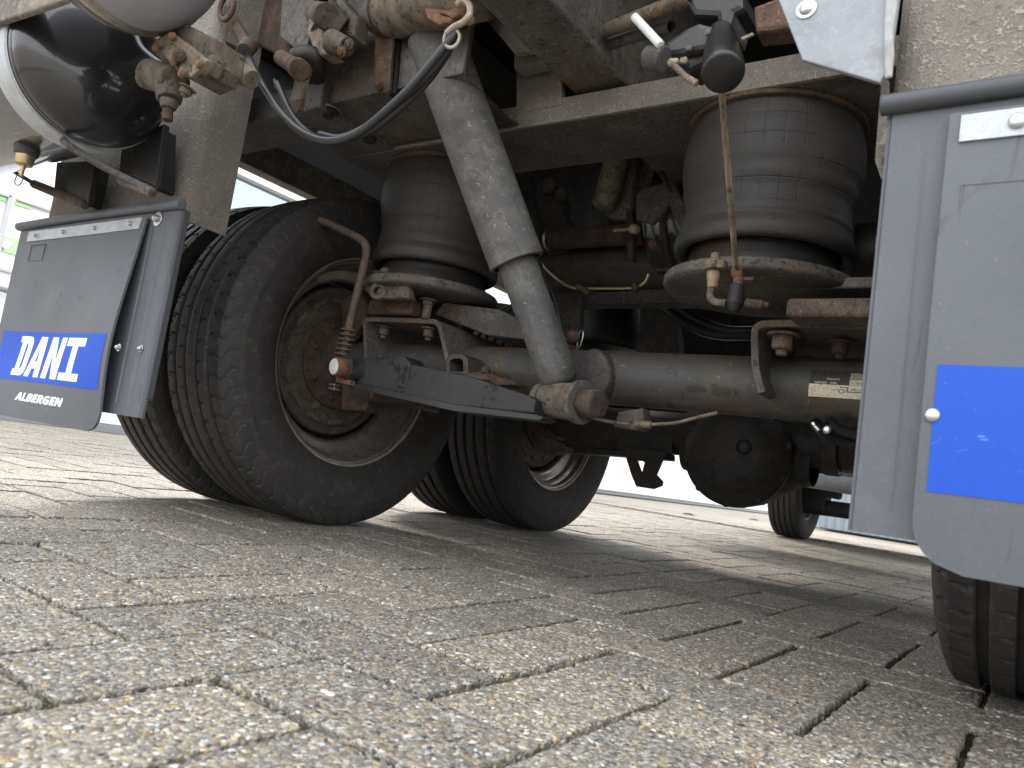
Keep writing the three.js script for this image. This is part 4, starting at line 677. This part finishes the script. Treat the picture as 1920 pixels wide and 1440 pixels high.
// propeller shaft region above the rear axle
{
  const z = -1.52, a = Z(1010, 505, z), b = Z(1262, 498, z), r = 44 * mpp(b);
  P('air_tank', [lathe([[0, -.02], [r * .6, -.016], [r * .92, .0], [r, .025], [r, .40], [0, .40]], V3(a.x - .02, b.y, z), UPX, 48)], mat(tAxle, { bump: .0006, rough: .6, color: [.55, .54, .52] }));
  const s0 = Z(1008, 447, z + .09), s1 = Z(1210, 438, z + .09), sr = 21 * mpp(s1);
  P('cross_shaft', [cyl(V3(s0.x, s1.y, s1.z), V3(s1.x, s1.y, s1.z), sr, sr, 32), cyl(V3(s0.x - .0, s1.y, s1.z), V3(s0.x + .02, s1.y, s1.z), sr * 1.08, sr * 1.08, 28)], mRustDark);
  P('shaft_hanger', [plate([[1000, 330], [1040, 345], [1056, 375], [1054, 400], [1072, 425], [1060, 470], [1030, 478], [1008, 460], [1012, 400], [995, 360]], z + .06, .04, .004)], mDirtDark);
  P('shaft_bolt', [...bolthead(Z(1032, 350, z + .07), BK, .02, .02), ...bolthead(Z(1052, 368, z + .07), V3(.6, .2, 1), .018, .03)], mCastDark);
  P('shaft_clip', [(() => { const g = new THREE.TorusGeometry(sr * 1.05, .003, 8, 30); g.rotateY(Math.PI / 2); g.translate(s0.x + .035, s1.y, s1.z); return g; })()], mZinc);
  const c0 = Z(1198, 432, z + .05), u = mpp(c0), rr = 88 * u;
  P('brake_chamber', [lathe([[0, -.0], [rr * .5, .0], [rr * .93, .012], [rr, .02], [rr, .05], [rr * .93, .052], [rr * .9, .062], [rr * .98, .066], [rr * .98, .10], [rr * .9, .115], [rr * .5, .13], [0, .13]], V3(c0.x + .03, c0.y, c0.z), V3(1, .1, -.1), 56)], mBlackGloss);
  P('chamber_band', [lathe([[rr * .94, .052], [rr * 1.05, .054], [rr * 1.05, .062], [rr * .92, .064]], V3(c0.x + .03, c0.y, c0.z), V3(1, .1, -.1), 56)], mRustDark);
  P('chamber_shield', [plate([[1190, 365], [1205, 350], [1262, 335], [1268, 360], [1240, 400], [1222, 418], [1190, 412]], z + .16, .05, .008)], mDirt);
  P('brass_nut', [cyl(Z(1183, 430, z + .16), Z(1197, 430, z + .16), 9 * u, 9 * u, 6), cyl(Z(1150, 432, z + .16), Z(1184, 430, z + .16), 3 * u, 3 * u, 10)], mCream);
  P('chamber_bolt', bolthead(Z(1224, 458, z + .165), BK, .010, .008), mRustBright);
  P('reservoir_bottle', [lathe([[0, 0], [16 * u, .0], [22 * u, .008], [24 * u, .02], [24 * u, .13], [18 * u, .145], [0, .15]], Z(1130, 392, z + .13), V3(.18, 1, 0), 28)], mat(tCast, { bump: .0003, rough: .6, color: [.95, .95, .86] }));
  P('rubber_buffer', [(() => { const g = plate([[1142, 292], [1190, 286], [1182, 400], [1170, 412], [1140, 410], [1128, 396]], z + .1, .10, .01); return g; })()], mDirtLight);
  P('buffer_stay', [plate([[1190, 285], [1232, 282], [1222, 350], [1186, 372]], z + .07, .05, .003), plate([[1124, 396], [1142, 400], [1142, 420], [1120, 422]], z + .08, .03, .002)], mDirtDark);
  P('stay_flange', [plate([[1174, 392], [1186, 390], [1186, 488], [1176, 486]], z + .13, .02, .002)], mRustDark);
  P('sensor_cable', [tube([Z(1225, 288, z + .2), Z(1240, 325, z + .2), Z(1262, 368, z + .2)], 4.5 * u, 20, 10)], mHose);
  P('cable_boot', [cyl(Z(1262, 364, z + .2), Z(1276, 398, z + .2), 9 * u, 13 * u, 18), cyl(Z(1275, 396, z + .2), Z(1292, 436, z + .2), 12 * u, 9 * u, 18)], mDirtDark);
  P('copper_pipe', [tube([Z(1004, 470, z + .22), Z(1018, 498, z + .22), Z(1045, 524, z + .2), Z(1075, 540, z + .2), Z(1120, 541, z + .2), Z(1185, 540, z + .2), Z(1208, 530, z + .2), Z(1216, 514, z + .2)], 2.6 * u, 60, 8)], mBrass);
  P('pipe_clip', [cyl(Z(1083, 536, z + .21), Z(1105, 550, z + .21), 6 * u, 5 * u, 10), cyl(Z(1188, 534, z + .21), Z(1196, 545, z + .21), 6 * u, 6 * u, 10)], mRustDark);
  P('cable', [tube([Z(1002, 462, z + .25), Z(1022, 520, z + .25), Z(1040, 560, z + .25), Z(1052, 610, z + .25)], 3 * u, 30, 8)], mHose);
  P('cross_bar', [plate([[1040, 552], [1270, 540], [1380, 548], [1380, 575], [1270, 568], [1090, 570], [1040, 580]], z + .0, .05, .003), plate([[1040, 560], [1090, 556], [1086, 620], [1070, 640], [1052, 640]], z + .03, .02, .003)], mat(tDirt, { bump: .0006, rough: .85, color: [.5, .49, .47] }));
}
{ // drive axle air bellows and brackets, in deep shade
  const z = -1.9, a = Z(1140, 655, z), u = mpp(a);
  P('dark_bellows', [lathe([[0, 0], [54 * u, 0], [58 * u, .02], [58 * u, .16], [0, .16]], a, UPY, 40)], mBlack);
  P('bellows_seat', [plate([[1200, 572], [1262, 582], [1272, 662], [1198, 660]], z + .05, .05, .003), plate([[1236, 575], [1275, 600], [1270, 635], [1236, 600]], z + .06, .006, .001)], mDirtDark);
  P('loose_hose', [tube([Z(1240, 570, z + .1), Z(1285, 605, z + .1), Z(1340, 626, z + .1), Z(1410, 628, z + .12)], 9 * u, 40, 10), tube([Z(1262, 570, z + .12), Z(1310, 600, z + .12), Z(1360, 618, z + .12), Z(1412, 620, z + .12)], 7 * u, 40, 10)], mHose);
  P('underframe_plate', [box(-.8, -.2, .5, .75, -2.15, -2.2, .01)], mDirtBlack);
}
{ // tank behind the right air spring
  const z = -1.3, a = Z(1575, 480, z), u = mpp(a);
  P('air_tank', [lathe([[0, 0], [48 * u, .006], [57 * u, .03], [57 * u, .3], [0, .3]], V3(a.x, a.y, a.z), V3(1, .06, -.1), 44)], mat(tAxle, { bump: .0004, rough: .45, color: [.55, .55, .55] }));
  P('tank_strap', [lathe([[57.5 * u, .055], [59 * u, .056], [59 * u, .061], [57.5 * u, .062]], V3(a.x, a.y, a.z), V3(1, .06, -.1), 44)], mZinc);
}
// ---- carabiner hooked on the clamp bolt
{
  const q = Z(1085, 636, -1.22), g = grp('carabiner', scene); tag(g, 'small shiny wire carabiner hanging on a bolt behind the damper foot', 'carabiner'); g.position.copy(q);
  const pts = [[-.001, .012], [.004, .017], [.0095, .014], [.011, .004], [.008, -.010], [.004, -.016], [-.001, -.015], [-.002, -.009], [.0, -.004]].map(p => V3(p[0], p[1], .004 * p[0] / .01));
  mesh('body', capTube(pts, .0016, 60, 8), mZinc, g); mesh('gate', capTube([V3(-.0015, -.009, 0), V3(-.002, .0, .001), V3(-.001, .012, 0)], .0013, 12, 8), mZinc, g);
  P('clamp_bolt', [...bolthead(Z(1075, 632, -1.21), V3(.5, 0, 1), .0125, .012)], mRust);
}

// ---- upper left: air tanks, straps, drain valve, brackets
{
  const t = grp('air_tank', truck); t.userData.label = 'glossy black air tank at upper left with bare metal strap';
  const z = -.491, r = .116, cy = .681, xe = -1.148;
  const ax = V3(-1, 0, 0), dome = []; for (let i = 0; i <= 16; i++) { const a = i / 16 * 1.5708; dome.push([r * Math.sin(a), .052 * (1 - Math.cos(a))]); }
  mesh('shell', [lathe([...dome, [r, .07], [r, .72], [r * .8, .78], [0, .80]], V3(xe, cy, z), ax, 96)], mBlackGloss, t);
  mesh('strap', [lathe([[r + .0005, .062], [r + .0042, .0625], [r + .0042, .106], [r + .0005, .1065]], V3(xe, cy, z), ax, 96)], mAlu, t);
  mesh('seam', [lathe([[r, .050], [r + .0015, .052], [r + .0015, .055], [r, .057]], V3(xe, cy, z), ax, 96)], mBlackGloss, t);
  mesh('tension_rod', [tube([Z(118, 262, z + .02), Z(140, 280, z + .01), Z(200, 316, z - .02), Z(285, 358, z - .05)], .0055, 40, 10)], mDirtDark, t);
  mesh('rod_end', [cyl(Z(228, 336, z - .04), Z(286, 362, z - .05), .0085, .0075, 18)], mCastDark, t);
  // dried mud on the dome: clods
  const rr = rng(8), g = []; for (let i = 0; i < 70; i++) { const px = 225 + 75 * rr(), py = 165 + 90 * rr(); if ((px - 200) * .9 + (py - 150) * .5 < 60) continue; const q = Z(px, py, z), dy = q.y - cy, k = Math.sqrt(Math.max(0, 1 - (dy / r) ** 2)); const an = Math.acos(Math.max(-1, Math.min(1, dy / r))); void an; const xq = q.x; const s = (xe - xq) / .052; const rad = r * Math.sqrt(Math.max(0, 1 - (1 - Math.min(1, -(-s))) ** 2)); if (!(rad > 0) || Math.abs(dy) > rad) continue; const zz = z + Math.sqrt(rad * rad - dy * dy); void k; const c = new THREE.IcosahedronGeometry(.0014 + .0022 * rr(), 1); c.scale(1, .6 + rr(), .5); c.translate(xq, q.y, zz); g.push(c); }
  if (g.length) { const m = mesh('mud', g, mDirtLight, t); m.userData.kind = 'stuff'; }
  // drain valve with key ring
  const dq = Z(48, 292, z + .01); mesh('drain_boss', [cyl(dq, V3(dq.x, dq.y + .03, dq.z), .017, .022, 20)], mDirtDark, t);
  mesh('drain_valve', [cyl(V3(dq.x, dq.y - .016, dq.z), V3(dq.x, dq.y + .002, dq.z), .013, .015, 6), cyl(V3(dq.x, dq.y - .034, dq.z), V3(dq.x, dq.y - .014, dq.z), .003, .004, 12)], mBrass, t);
  const ring = new THREE.TorusGeometry(.0095, .0009, 8, 36); ring.rotateY(.2); ring.translate(dq.x - .002, dq.y - .040, dq.z + .001); mesh('pull_ring', ring, mRustDark, t);
}
{
  const t = grp('air_tank', truck); t.userData.label = 'grey painted tank end at the top left edge';
  const z = -.42, b = Z(215, 74, z), r = .115, xe = Z(318, -30, z).x; const dome = []; for (let i = 0; i <= 16; i++) { const a = i / 16 * 1.5708; dome.push([r * Math.sin(a), .095 * (1 - Math.cos(a))]); }
  const mg = mat(tFlap, { bump: .0002, rough: .5, color: [2.1, 2.0, 1.95] });
  mesh('shell', [lathe([...dome, [r, .098], [r, .13], [r * .9, .16], [0, .17]], V3(xe, b.y + r + .018, z), V3(-1, .05, .08), 80)], mg, t);
  mesh('rim', [lathe([[r - .001, .096], [r + .004, .098], [r + .005, .108], [r + .004, .118], [r - .001, .12]], V3(xe, b.y + r + .018, z), V3(-1, .05, .08), 80)], mRim2, t);
}
P('tail_plate', [plate([[-60, -60], [140, -60], [116, 0], [60, 20], [-60, 60]], -.36, .01, .003)], mDirtLight);
P('tank_bracket', [plate([[106, 304], [178, 300], [160, 385], [100, 362]], -.62, .03, .002), plate([[126, 306], [180, 300], [164, 382], [126, 362]], -.60, .012, .002)], mBlack);
P('tank_bracket', [plate([[228, 266], [300, 240], [296, 352], [290, 356], [222, 330]], -.62, .03, .002), plate([[250, 262], [306, 232], [291, 348], [248, 328]], -.60, .012, .002)], mBlack);
P('side_bar', [cyl(Z(64, 345, -.60), Z(160, 384, -.60), .0082, .0082, 18), cyl(Z(20, 318, -.59), Z(70, 348, -.60), .004, .004, 10)], mRustDark);
{ // relay valve with four rusty screws, and the fitting below it
  const v = grp('relay_valve', truck); v.userData.label = 'corroded alloy valve block with rusty screws beside the black tank';
  const z = -.475; mesh('body', [plate([[286, 78], [312, 55], [340, 40], [400, 70], [392, 112], [380, 132], [352, 146], [322, 130], [290, 102]], z - .012, .05, .004)], mCastDark, v);
  mesh('cover', [plate([[290, 76], [318, 58], [352, 82], [388, 112], [376, 128], [356, 145], [336, 136], [318, 116], [300, 100]], z, .014, .003)], mCast, v);
  for (const [px, py] of [[296, 92], [326, 70], [378, 122], [344, 140], [330, 118]]) mesh('screw', bolthead(Z(px, py, z + .003), V3(-.1, 0, 1), .0058, .007), mRustBright, v);
  mesh('knob', [cyl(Z(336, 104, z), Z(336, 106, z + .016), .0085, .007, 16)], mRustDark, v);
  const f0 = Z(300, 132, z - .02), f1 = Z(322, 160, z - .02), f2 = Z(318, 188, z - .02), f3 = Z(315, 204, z - .02), f4 = Z(314, 226, z - .02);
  mesh('fitting', [cyl(Z(268, 150, z - .02), Z(290, 142, z - .02), .012, .014, 20), cyl(Z(282, 140, z - .02), Z(330, 152, z - .02), .021, .020, 24), ...nut(Z(352, 165, z - .01), V3(-.2, -1, .2), .008, .008), cyl(f0.clone().lerp(f1, .8), f2, .0195, .0165, 8), cyl(f2, f3, .0125, .010, 18)], mCastDark, v);
  mesh('fitting_tip', [cyl(f3, f4, .0065, .0068, 14)], mRustDark, v);
  mesh('air_line', [tube([Z(255, 66, z - .03), Z(268, 92, z - .03), Z(300, 118, z - .03), Z(330, 130, z - .03)], .0042, 30, 8)], mHose, v);
}
// ---- tow coupling gear in the middle top
{
  const c = grp('coupling_gear', truck); c.userData.label = 'rusty coupling brackets and valves at top centre left';
  const z = -.74;
  mesh('flat_bar', [plate([[300, -8], [318, -20], [470, 74], [462, 96], [330, 34]], z + .06, .012, .002)], mRust, c);
  mesh('shackle', [(() => { const g = new THREE.TorusGeometry(.019, .0042, 10, 30); g.scale(1, 1.25, 1); g.rotateZ(.5); const q = Z(425, 14, z + .08); g.translate(q.x, q.y, q.z); return g; })()], mRust, c);
  mesh('jaw_plate', [plate([[478, -20], [586, -20], [584, 20], [566, 96], [572, 100], [556, 112], [528, 106], [466, 74]], z, .02, .003)], mRustDark, c);
  mesh('bracket', [plate([[530, -20], [590, -20], [582, 60], [574, 92], [560, 96], [524, 68]], z + .02, .012, .002)], mDirt, c);
  mesh('coupling_valve', [plate([[578, 30], [594, 34], [608, 80], [622, 100], [600, 104], [586, 92], [576, 62]], z + .03, .03, .004)], mCast, c);
  mesh('valve_body', [cyl(Z(602, 30, z + .02), Z(640, 60, z - .01), .034, .026, 24), cyl(Z(622, 78, z + .03), Z(652, 88, z + .03), .019, .014, 20), cyl(Z(590, 26, z + .0), Z(612, 30, z + .03), .020, .020, 20), plate([[586, 10], [640, -5], [668, 30], [664, 70], [640, 62], [600, 46]], z - .01, .03, .006)], mCastDark, c);
  for (const [px, py, m] of [[659, 84, mCastDark], [645, 98, mRustBright]]) mesh('valve_nut', nut(Z(px, py, z + .04), V3(.3, -.5, 1), .0085, .009, false), m, c);
  mesh('elbow', [tube([Z(556, 108, z + .03), Z(580, 104, z + .03), Z(594, 116, z + .02), Z(592, 145, z + .0)], .016, 24, 14)], mBlack, c);
  mesh('roller', [cyl(Z(526, 108, z + .05), Z(570, 134, z + .06), .012, .014, 22), cyl(Z(558, 128, z + .062), Z(562, 131, z + .068), .0165, .0165, 22)], mRust, c);
  mesh('pin_hanger', [plate([[440, 30], [466, 74], [456, 96], [430, 40]], z + .07, .01, .002)], mRust, c);
  mesh('hose_grommet', [cyl(Z(458, 96, z + .09), Z(468, 84, z + .07), .0125, .0145, 20)], mDirtDark, c);
  mesh('hanging_strap', [plate([[554, 138], [578, 136], [566, 190], [562, 204], [546, 206], [544, 190]], z + .03, .006, .001)], mCast, c);
  mesh('strap_foot', [plate([[546, 188], [566, 184], [562, 204], [554, 212], [542, 202]], z + .034, .008, .001)], mRust, c);
  mesh('union_block', [cyl(Z(410, 110, z + .12), Z(440, 130, z + .115), .018, .016, 10), cyl(Z(440, 128, z + .115), Z(474, 150, z + .11), .020, .014, 14), cyl(Z(394, 102, z + .12), Z(412, 112, z + .12), .012, .016, 14)], mCast, c);
  mesh('cable', [tube([Z(515, 150, z), Z(520, 165, z + .02), Z(532, 182, z + .03)], .003, 16, 8)], mZinc, c);
}
// black plastic box with cap
{
  const b = grp('control_box', truck); b.userData.label = 'black plastic box with round cap hanging at top centre';
  const z = -.82, e0 = Z(582, 186, z), e1 = Z(812, 158, z), yl = (e0.y + e1.y) / 2 - .006; const xr = e1.x + .06;
  mesh('case', [box(e0.x - .004, xr, yl, yl + .2, z, z - .012, .004), (() => { const a = e0.x - .004, n = Z(640, 264, z - .12); const pts = [V3(a, yl, z), V3(xr, yl, z), V3(xr, yl - .012, z - .16), V3(a + .012, yl - .012, z - .16)]; void n; const g = new THREE.BufferGeometry(); g.setAttribute('position', new THREE.Float32BufferAttribute([0, 1, 2, 0, 2, 3].flatMap(i => [pts[i].x, pts[i].y, pts[i].z]), 3)); g.setAttribute('uv', new THREE.Float32BufferAttribute(new Float32Array(12), 2)); g.computeVertexNormals(); return g; })(), box(e0.x - .006, e0.x + .004, yl - .012, yl + .2, z, z - .16, .003)], mat(tDirt, { bump: .0003, rough: .5, color: [.8, .81, .83], side: THREE.DoubleSide }), b);
  mesh('flange', [box(e0.x - .008, xr, yl - .0115, yl - .006, z - .14, z - .17, .002)], mDirtDark, b);
  const q = Y(618, 205, yl - .004); mesh('cap', [cyl(V3(q.x, yl + .004, q.z), V3(q.x, yl - .014, q.z), .017, .0155, 28), cyl(V3(q.x, yl - .012, q.z), V3(q.x, yl - .020, q.z), .010, .0095, 20)], mDirtBlack, b);
  const tr = new THREE.TorusGeometry(.0195, .0022, 8, 36); tr.rotateX(Math.PI / 2); tr.translate(q.x, yl - .005, q.z); mesh('cap_ring', tr, mCast, b);
  const q2 = Y(694, 255, yl - .01); mesh('rubber_foot', [cyl(V3(q2.x, yl - .004, q2.z), V3(q2.x, yl - .022, q2.z), .011, .0125, 24)], mDirtBlack, b);
  mesh('seam_rib', [box(e0.x, xr, yl - .001, yl + .003, z + .002, z - .002, .001)], mDirt, b);
}
P('rusty_strap', [plate([[703, 56], [738, 58], [730, 168], [724, 174], [708, 172], [702, 160]], -.80, .006, .001), cyl(Z(708, 160, -.795), Z(712, 161, -.79), .006, .006, 14)], mRust);
P('black_conduit', [cyl(Z(748, 60, -.82), Z(738, 180, -.82), .009, .009, 16)], mBlack);
// ---- hanging hoses on a hook
{
  const h = grp('hanging_hose', truck); h.userData.label = 'black hose loop hanging from a rusty hook at top centre';
  const z = -.66, A = [[460, 96], [478, 132], [500, 172], [528, 212], [562, 244], [600, 262], [640, 262], [680, 244], [724, 208], [768, 166], [806, 122], [832, 90], [850, 66], [858, 50]];
  mesh('hose', [tube(A.map((q, i) => Z(q[0], q[1], z + .012 * Math.sin(i / 13 * 3.1))), .0056, 140, 12)], mHose, h);
  const B = [[600, 248], [640, 254], [690, 232], [740, 192], [790, 150], [826, 110], [846, 74], [852, 56]];
  mesh('hose', [tube(B.map(q => Z(q[0], q[1] + 4, z - .014)), .0052, 100, 12)], mHose, h);
  const B2 = [[520, 150], [548, 210], [580, 244], [610, 256], [650, 256], [700, 236], [752, 196], [802, 146], [836, 98], [852, 70]];
  mesh('hose', [tube(B2.map(q => Z(q[0], q[1] + 6, z - .022)), .005, 100, 12)], mHose, h);
  const lk = (px, py, w, hh, rot, ry, m, n) => { const q = Z(px, py, z + .006); const g = new THREE.TorusGeometry(1, .22, 10, 40); g.scale(w, hh, w); g.rotateZ(rot); g.rotateY(ry); g.translate(q.x, q.y, q.z); mesh(n, g, m, h); };
  lk(847, 72, .0105, .0125, .2, .3, mat(tRim, { bump: .0005, rough: .45, metal: .4, color: [1.5, 1.4, 1.3] }), 'link');
  const hk = [[838, 62], [852, 50], [868, 42], [880, 28], [880, 10], [868, 2], [858, 8]]; mesh('hook', capTube(hk.map(q => Z(q[0], q[1], z + .008)), .0042, 50, 12), mat(tRim, { bump: .0005, rough: .45, metal: .3, color: [1.4, 1.25, 1.1] }), h);
  mesh('hook_plate', [plate([[846, -10], [868, -12], [862, 26], [848, 34], [838, 28], [822, 24], [844, 18]], z - .004, .008, .002), plate([[795, 14], [850, 18], [846, 40], [822, 46], [800, 34]], z - .03, .012, .003)], mRustBright, h);
  mesh('pin', [cyl(Z(880, 38, z - .01), Z(876, 36, z - .04), .007, .007, 16)], mRustBright, h);
}
// ---- upper right: height levelling valve, rod, conduit, galvanised plate
{
  const v = grp('levelling_valve', truck); v.userData.label = 'black levelling valve with white stub lever and thin rod down to the spring';
  const z = -.66, q = Z(1358, 125, z), u = mpp(q);
  const h0 = Z(1352, 62, z - .03), h1 = Z(1356, 140, z + .015);
  mesh('housing', [lathe([[0, 0], [26 * u, 0], [27 * u, .004], [38 * u, h0.distanceTo(h1) * .72], [40 * u, h0.distanceTo(h1) * .92], [36 * u, h0.distanceTo(h1)], [0, h0.distanceTo(h1)]], h0, h1.clone().sub(h0), 40)], mat(tDirt, { bump: .0004, rough: .34, color: [.1, .1, .105] }), v);
  mesh('valve_block', [plate([[1245, 78], [1288, 50], [1310, 40], [1340, 48], [1340, 88], [1252, 106], [1244, 96]], z - .01, .05, .006), plate([[1292, -10], [1394, -14], [1396, 14], [1378, 24], [1370, 50], [1346, 56], [1342, 30], [1300, 28], [1290, 12]], z - .02, .05, .006), plate([[1246, 100], [1340, 84], [1330, 110], [1290, 130], [1262, 112]], z - .02, .04, .006)], mat(tDirt, { bump: .0004, rough: .4, color: [.12, .12, .125] }), v);
  mesh('screw', [...bolthead(Z(1327, 62, z - .005), BK, .0035, .003), ...bolthead(Z(1292, 92, z - .006), BK, .0035, .003)], mCastDark, v);
  mesh('hub', [cyl(Z(1212, 106, z), Z(1246, 112, z), 22 * u, 26 * u, 26)], mDirtDark, v);
  mesh('shaft_end', [cyl(Z(1210, 103, z), Z(1215, 104, z), 9 * u, 9 * u, 16)], mWhitePin, v);
  mesh('stub_lever', capTube([Z(1190, 32, z + .012), Z(1214, 58, z + .012), Z(1238, 84, z + .012)], 8.6 * u, 20, 16), mWhitePin, v);
  mesh('lever', [...capTube([Z(1264, 122, z + .015), Z(1284, 142, z + .015), Z(1306, 156, z + .015)], 6.2 * u, 20, 12)], mat(tRust, { bump: .001, rough: .7, color: [1.5, 1.7, 1.9] }), v);
  mesh('lever_nut', [cyl(Z(1254, 118, z + .015), Z(1272, 117, z + .015), 8 * u, 8 * u, 6), cyl(Z(1276, 114, z + .015), Z(1288, 113, z + .015), 6.5 * u, 6.5 * u, 6)], mCream, v);
  const r0 = Z(1352, 158, z - .01), r1 = Z(1381, 515, -.945);
  mesh('rod', [cyl(r0, r1, .0032, .0038, 14)], mat(tCast, { bump: .0006, rough: .7, color: [1.05, 1.0, .95] }), v);
  const b0 = -.94, P2 = (x, y) => Z(x, y, b0), w = mpp(P2(1380, 550));
  mesh('rod_clamp', [cyl(P2(1381, 502), P2(1383, 520), 11 * w, 11 * w, 6), cyl(P2(1384, 518), P2(1384, 536), 9 * w, 9 * w, 14)], mRustBright, v);
  mesh('ball_joint', [cyl(P2(1382, 534), P2(1378, 572), 14 * w, 16 * w, 20), cyl(P2(1378, 570), P2(1376, 586), 15 * w, 9 * w, 20)], mBlack, v);
  mesh('joint_nut', [cyl(P2(1398, 568), P2(1432, 572), 9 * w, 9 * w, 6), cyl(P2(1430, 571), P2(1442, 572), 5 * w, 5 * w, 10)], mRust, v);
  mesh('stay', [plate([[1388, 519], [1414, 519], [1412, 525], [1390, 526]], b0, .004, .0008)], mRust, v);
  mesh('lock_nut', [cyl(P2(1340, 490), P2(1340, 508), 25 * w, 25 * w, 6), cyl(P2(1341, 474), P2(1341, 490), 8 * w, 9 * w, 14)], mCast, v);
  mesh('bolt_neck', [cyl(P2(1338, 508), P2(1336, 540), 13 * w, 10 * w, 16)], mCream, v);
  mesh('elbow_pipe', [tube([P2(1334, 538), P2(1332, 556), P2(1340, 566), P2(1362, 569)], 7.5 * w, 24, 12)], mRustDusty, v);
}
{
  const a = Z(1092, 74, -.93), b = Z(1300, -6, -.80), n = 46, pr = []; const L = a.distanceTo(b), r = 12 * mpp(a); for (let i = 0; i <= n * 4; i++) { const k = i % 4; pr.push([r * (k < 2 ? 1.06 : .8), L * i / (n * 4)]); }
  P('corrugated_conduit', [lathe(pr, a, b.clone().sub(a), 24)], mCream.clone()); truck.children[truck.children.length - 1].material.color.setRGB(.55, .5, .42);
  P('harness', [tube([Z(1100, 100, -.95), Z(1180, 72, -.9), Z(1260, 50, -.85)], .008, 20, 10), tube([Z(1090, 92, -.96), Z(1130, 88, -.95), Z(1210, 66, -.92)], .005, 20, 10)], mDirtDark);
}
P('rusty_stay', [plate([[1412, 12], [1470, -10], [1480, 52], [1416, 60]], -.68, .03, .004)], mRust);
P('clip_tail', [plate([[1388, 70], [1410, 60], [1414, 64], [1392, 75]], -.67, .003, .0008)], mCream);
{
  const g = grp('galvanised_plate', truck); g.userData.label = 'pale galvanised plate with cut corner at upper right';
  mesh('sheet', [plate([[1448, -30], [1504, 112], [1650, 155], [1668, 128], [1690, -30]], -.632, .006, .0012)], mGalv, g);
  mesh('weld', [plate([[1660, -20], [1684, -20], [1682, 10], [1674, 60], [1676, 100], [1672, 142], [1658, 146], [1656, 60]], -.628, .005, .0022)], mat(tGalv, { bump: .0015, rough: .6, color: [.85, .83, .8] }), g);
  const p = Z(1512, 18, -.632); mesh('bolt', [...bolthead(p, BK, .006, .005), cyl(V3(p.x, p.y, -.632), V3(p.x, p.y, -.6305), .009, .009, 24, .0004)], mZinc, g);
}
truck.userData.label = 'truck seen from low behind, rear axle, air springs and lettered mudflaps in view'; truck.userData.category = 'truck'; truck.name = 'truck';
renderer.render(scene, camera);
